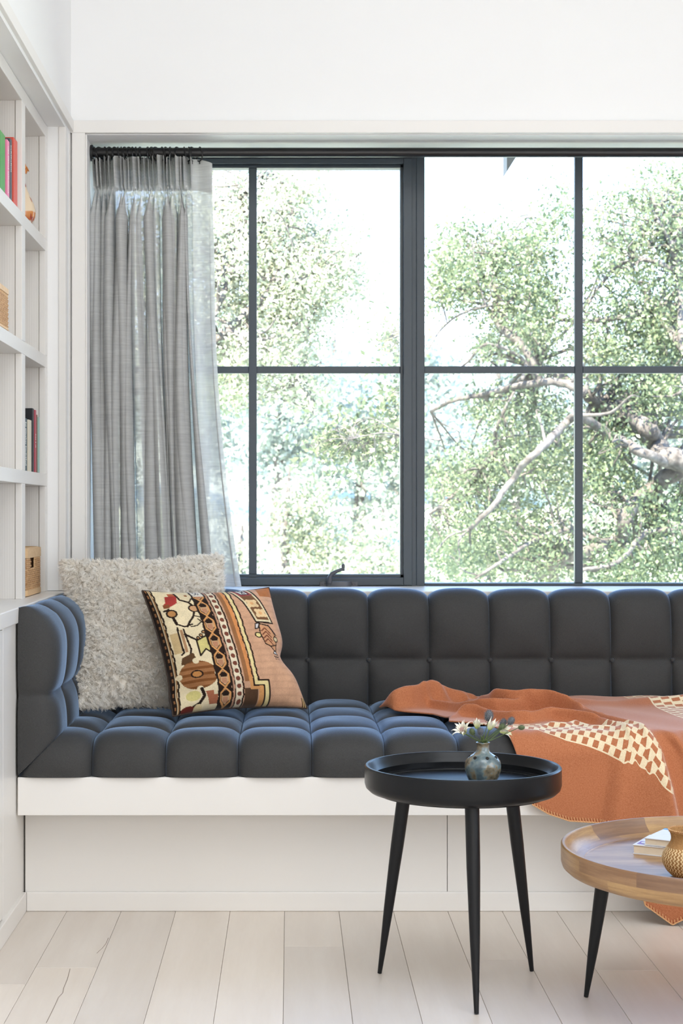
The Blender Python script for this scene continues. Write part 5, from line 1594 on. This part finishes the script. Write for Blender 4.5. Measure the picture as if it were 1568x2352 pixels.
blobsL = [
    (530, 560, 75, 190, 5, -0.05), (620, 480, 60, 90, 2.6, -0.05), (700, 420, 62, 40, 2.0, 0.0), (665, 520, 42, 60, 1.6, 0.15), (640, 610, 80, 80, 3.2, -0.03), (720, 600, 70, 55, 2.4, 0.0), (780, 570, 55, 55, 1.9, 0.0), (745, 660, 65, 55, 1.9, 0.0), (815, 640, 35, 50, 0.8, 0.03), (640, 720, 85, 70, 2.8, 0.0), (560, 800, 90, 60, 3.0, -0.03), (690, 780, 40, 50, .7, .03), (660, 830, 60, 25, .7, 0),
    (525, 890, 55, 45, 1.7, 0.25), (660, 885, 70, 30, 0.8, 0), (720, 910, 35, 40, 0.5, 0), (440, 600, 110, 260, 4, 0), (330, 620, 130, 280, 4, 0),
]
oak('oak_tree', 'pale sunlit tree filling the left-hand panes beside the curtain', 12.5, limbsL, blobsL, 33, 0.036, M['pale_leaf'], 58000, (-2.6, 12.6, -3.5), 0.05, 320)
limbsS = [([(960, 760), (930, 768), (905, 775)], 2.5, 1, 0.1), ([(975, 930), (940, 905), (905, 900)], 2.5, 1, 0.1), ([(1010, 1010), (930, 1000), (870, 995), (800, 1010)], 2.5, 1, .1), ([(962, 700), (958, 840), (955, 930), (950, 1010), (945, 1100), (948, 1250), (950, 1460)], 3, 8, 0.2), ([(860, 1000), (862, 1040)], 1.5, 1, 0)]
blobsS = [(905, 770, 24, 26, 1.0, 0.0, .3), (905, 905, 30, 45, 1.3, 0.05, .3), (862, 1000, 10, 38, 1.0, 0.25, .2), (785, 1012, 42, 26, 1.6, 0.2, .3), (822, 1030, 22, 18, 0.7, 0.15, .3), (925, 985, 30, 50, .8, 0.0, .4), (730, 1025, 25, 15, .4, .1, .3)]
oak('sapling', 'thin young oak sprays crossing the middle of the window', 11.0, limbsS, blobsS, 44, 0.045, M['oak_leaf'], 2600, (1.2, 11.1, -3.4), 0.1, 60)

def far_tree(label, name, x, y, h, wdt, seed, mat, leaf, n, conifer=False, group=None):
    rg = np.random.RandomState(seed)
    z = ground_z(x, y)
    t = thing(name, label, 'tree' if name != 'shrub' else 'shrub', (x, y, z - 0.1), 0, group)
    m = MB(); m.tube([(0, 0, 0), (0.03 * h, 0, h * 0.5), (0, 0, h * 0.92)], [0.035 * h, 0.024 * h, 0.006 * h], 7)
    m.build('trunk', M['bark'], t, smooth=True)
    k = max(20, n // 26)
    v = rg.normal(0, 1, (k, 3)); v /= np.linalg.norm(v, axis=1)[:, None]; v *= (rg.rand(k) ** 0.4)[:, None]
    if conifer:
        tz = rg.rand(k) ** 1.3; r = (1 - tz) * wdt * (0.35 + .65 * rg.rand(k)); a = rg.rand(k) * 6.28
        c = np.stack([r * np.cos(a), r * np.sin(a), h * (0.12 + 0.88 * tz)], 1)
    else:
        bz = rg.normal(0, 1, (7, 3)); bz /= np.linalg.norm(bz, axis=1)[:, None]
        w = bz[rg.randint(0, 7, k)] * 0.45
        c = (w + v * 0.55) * np.array([wdt, wdt, h * 0.46]) + np.array([0, 0, h * 0.54])
    C = (c[:, None] + rg.normal(0, 1, (k, 26, 3)) * wdt * 0.09).reshape(-1, 3)
    C[:, 2] = np.maximum(C[:, 2], 0.02)
    tone = np.repeat(rg.rand(k) * 0.7 + 0.15, 26) + rg.normal(0, .15, len(C))
    leaves_mesh('foliage', C, leaf, rg, mat, t, tone, 0.7)
    return t
rf = random.Random(9)
GB = 'dry brush on the near slope'
spots = [(-1.5, 27), (-0.2, 26), (1.0, 27.5), (2.1, 26), (3.4, 28), (4.8, 27), (6.4, 28.5), (8.2, 27.5), (-3.2, 28), (-0.9, 31.5), (0.7, 32.5), (2.4, 32), (4.2, 33), (6.2, 33.5), (8.6, 33), (-2.8, 33), (0.0, 38), (2.2, 39), (4.6, 38.5), (7.4, 39), (-2.6, 39)]
proto_b = []
for i, (x, y) in enumerate(spots):
    s = rf.uniform(0.85, 1.2)
    if i < 4:
        t = far_tree('pale dry bush in the brush on the slope below the window', 'shrub', x, y, 3.6 * s, 1.5 * s, 60 + i, M['brush_leaf'], 0.085, 5200, False, GB)
        proto_b.append(t)
    else:
        t = copy_tree(proto_b[i % 4]); t.location = (x, y, ground_z(x, y) - 0.1); t.rotation_euler = (0, 0, rf.uniform(0, 6.28)); q = rf.uniform(0.9, 1.25); t.scale = (q, q, q)
GF = 'hazy trees across the valley'
proto_f = []
spots = [(-0.5, 52, 1.0), (2.2, 54, 1.1), (-3.0, 56, 1.2), (4.6, 53, .9), (7.4, 55, 1.0), (11, 56, 1.1), (14, 54, 1.0), (-6, 58, 1.2), (0.8, 66, 1.1), (4.4, 68, 1.0), (8.4, 67, 1.1), (-3.2, 70, 1.2), (13, 70, 1.1), (18, 68, 1.1), (2.2, 80, 1.1), (7, 82, 1.1), (12, 84, 1.1), (-3, 84, 1.1), (18, 84, 1.2), (24, 80, 1.2)]
for i, (x, y, s) in enumerate(spots):
    if i < 4:
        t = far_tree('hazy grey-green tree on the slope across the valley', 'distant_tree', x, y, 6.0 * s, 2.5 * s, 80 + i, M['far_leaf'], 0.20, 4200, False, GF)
        proto_f.append(t)
    else:
        t = copy_tree(proto_f[i % 4]); t.location = (x, y, ground_z(x, y) - 0.2); t.rotation_euler = (0, 0, rf.uniform(0, 6.28)); q = s * rf.uniform(.9, 1.2); t.scale = (q, q, q)
GC = 'conifers along the far ridge'
proto_c = []
for i in range(22):
    x = -6 + i * 1.7 + rf.uniform(-.5, .5); y = 112 + rf.uniform(-6, 6)
    if i < 3:
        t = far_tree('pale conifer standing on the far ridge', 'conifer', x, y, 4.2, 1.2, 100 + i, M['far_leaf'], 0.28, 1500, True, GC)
        proto_c.append(t)
    else:
        t = copy_tree(proto_c[i % 3]); t.location = (x, y, ground_z(x, y) - 0.2); q = rf.uniform(.7, 1.25); t.scale = (q, q, q * rf.uniform(.9, 1.2))
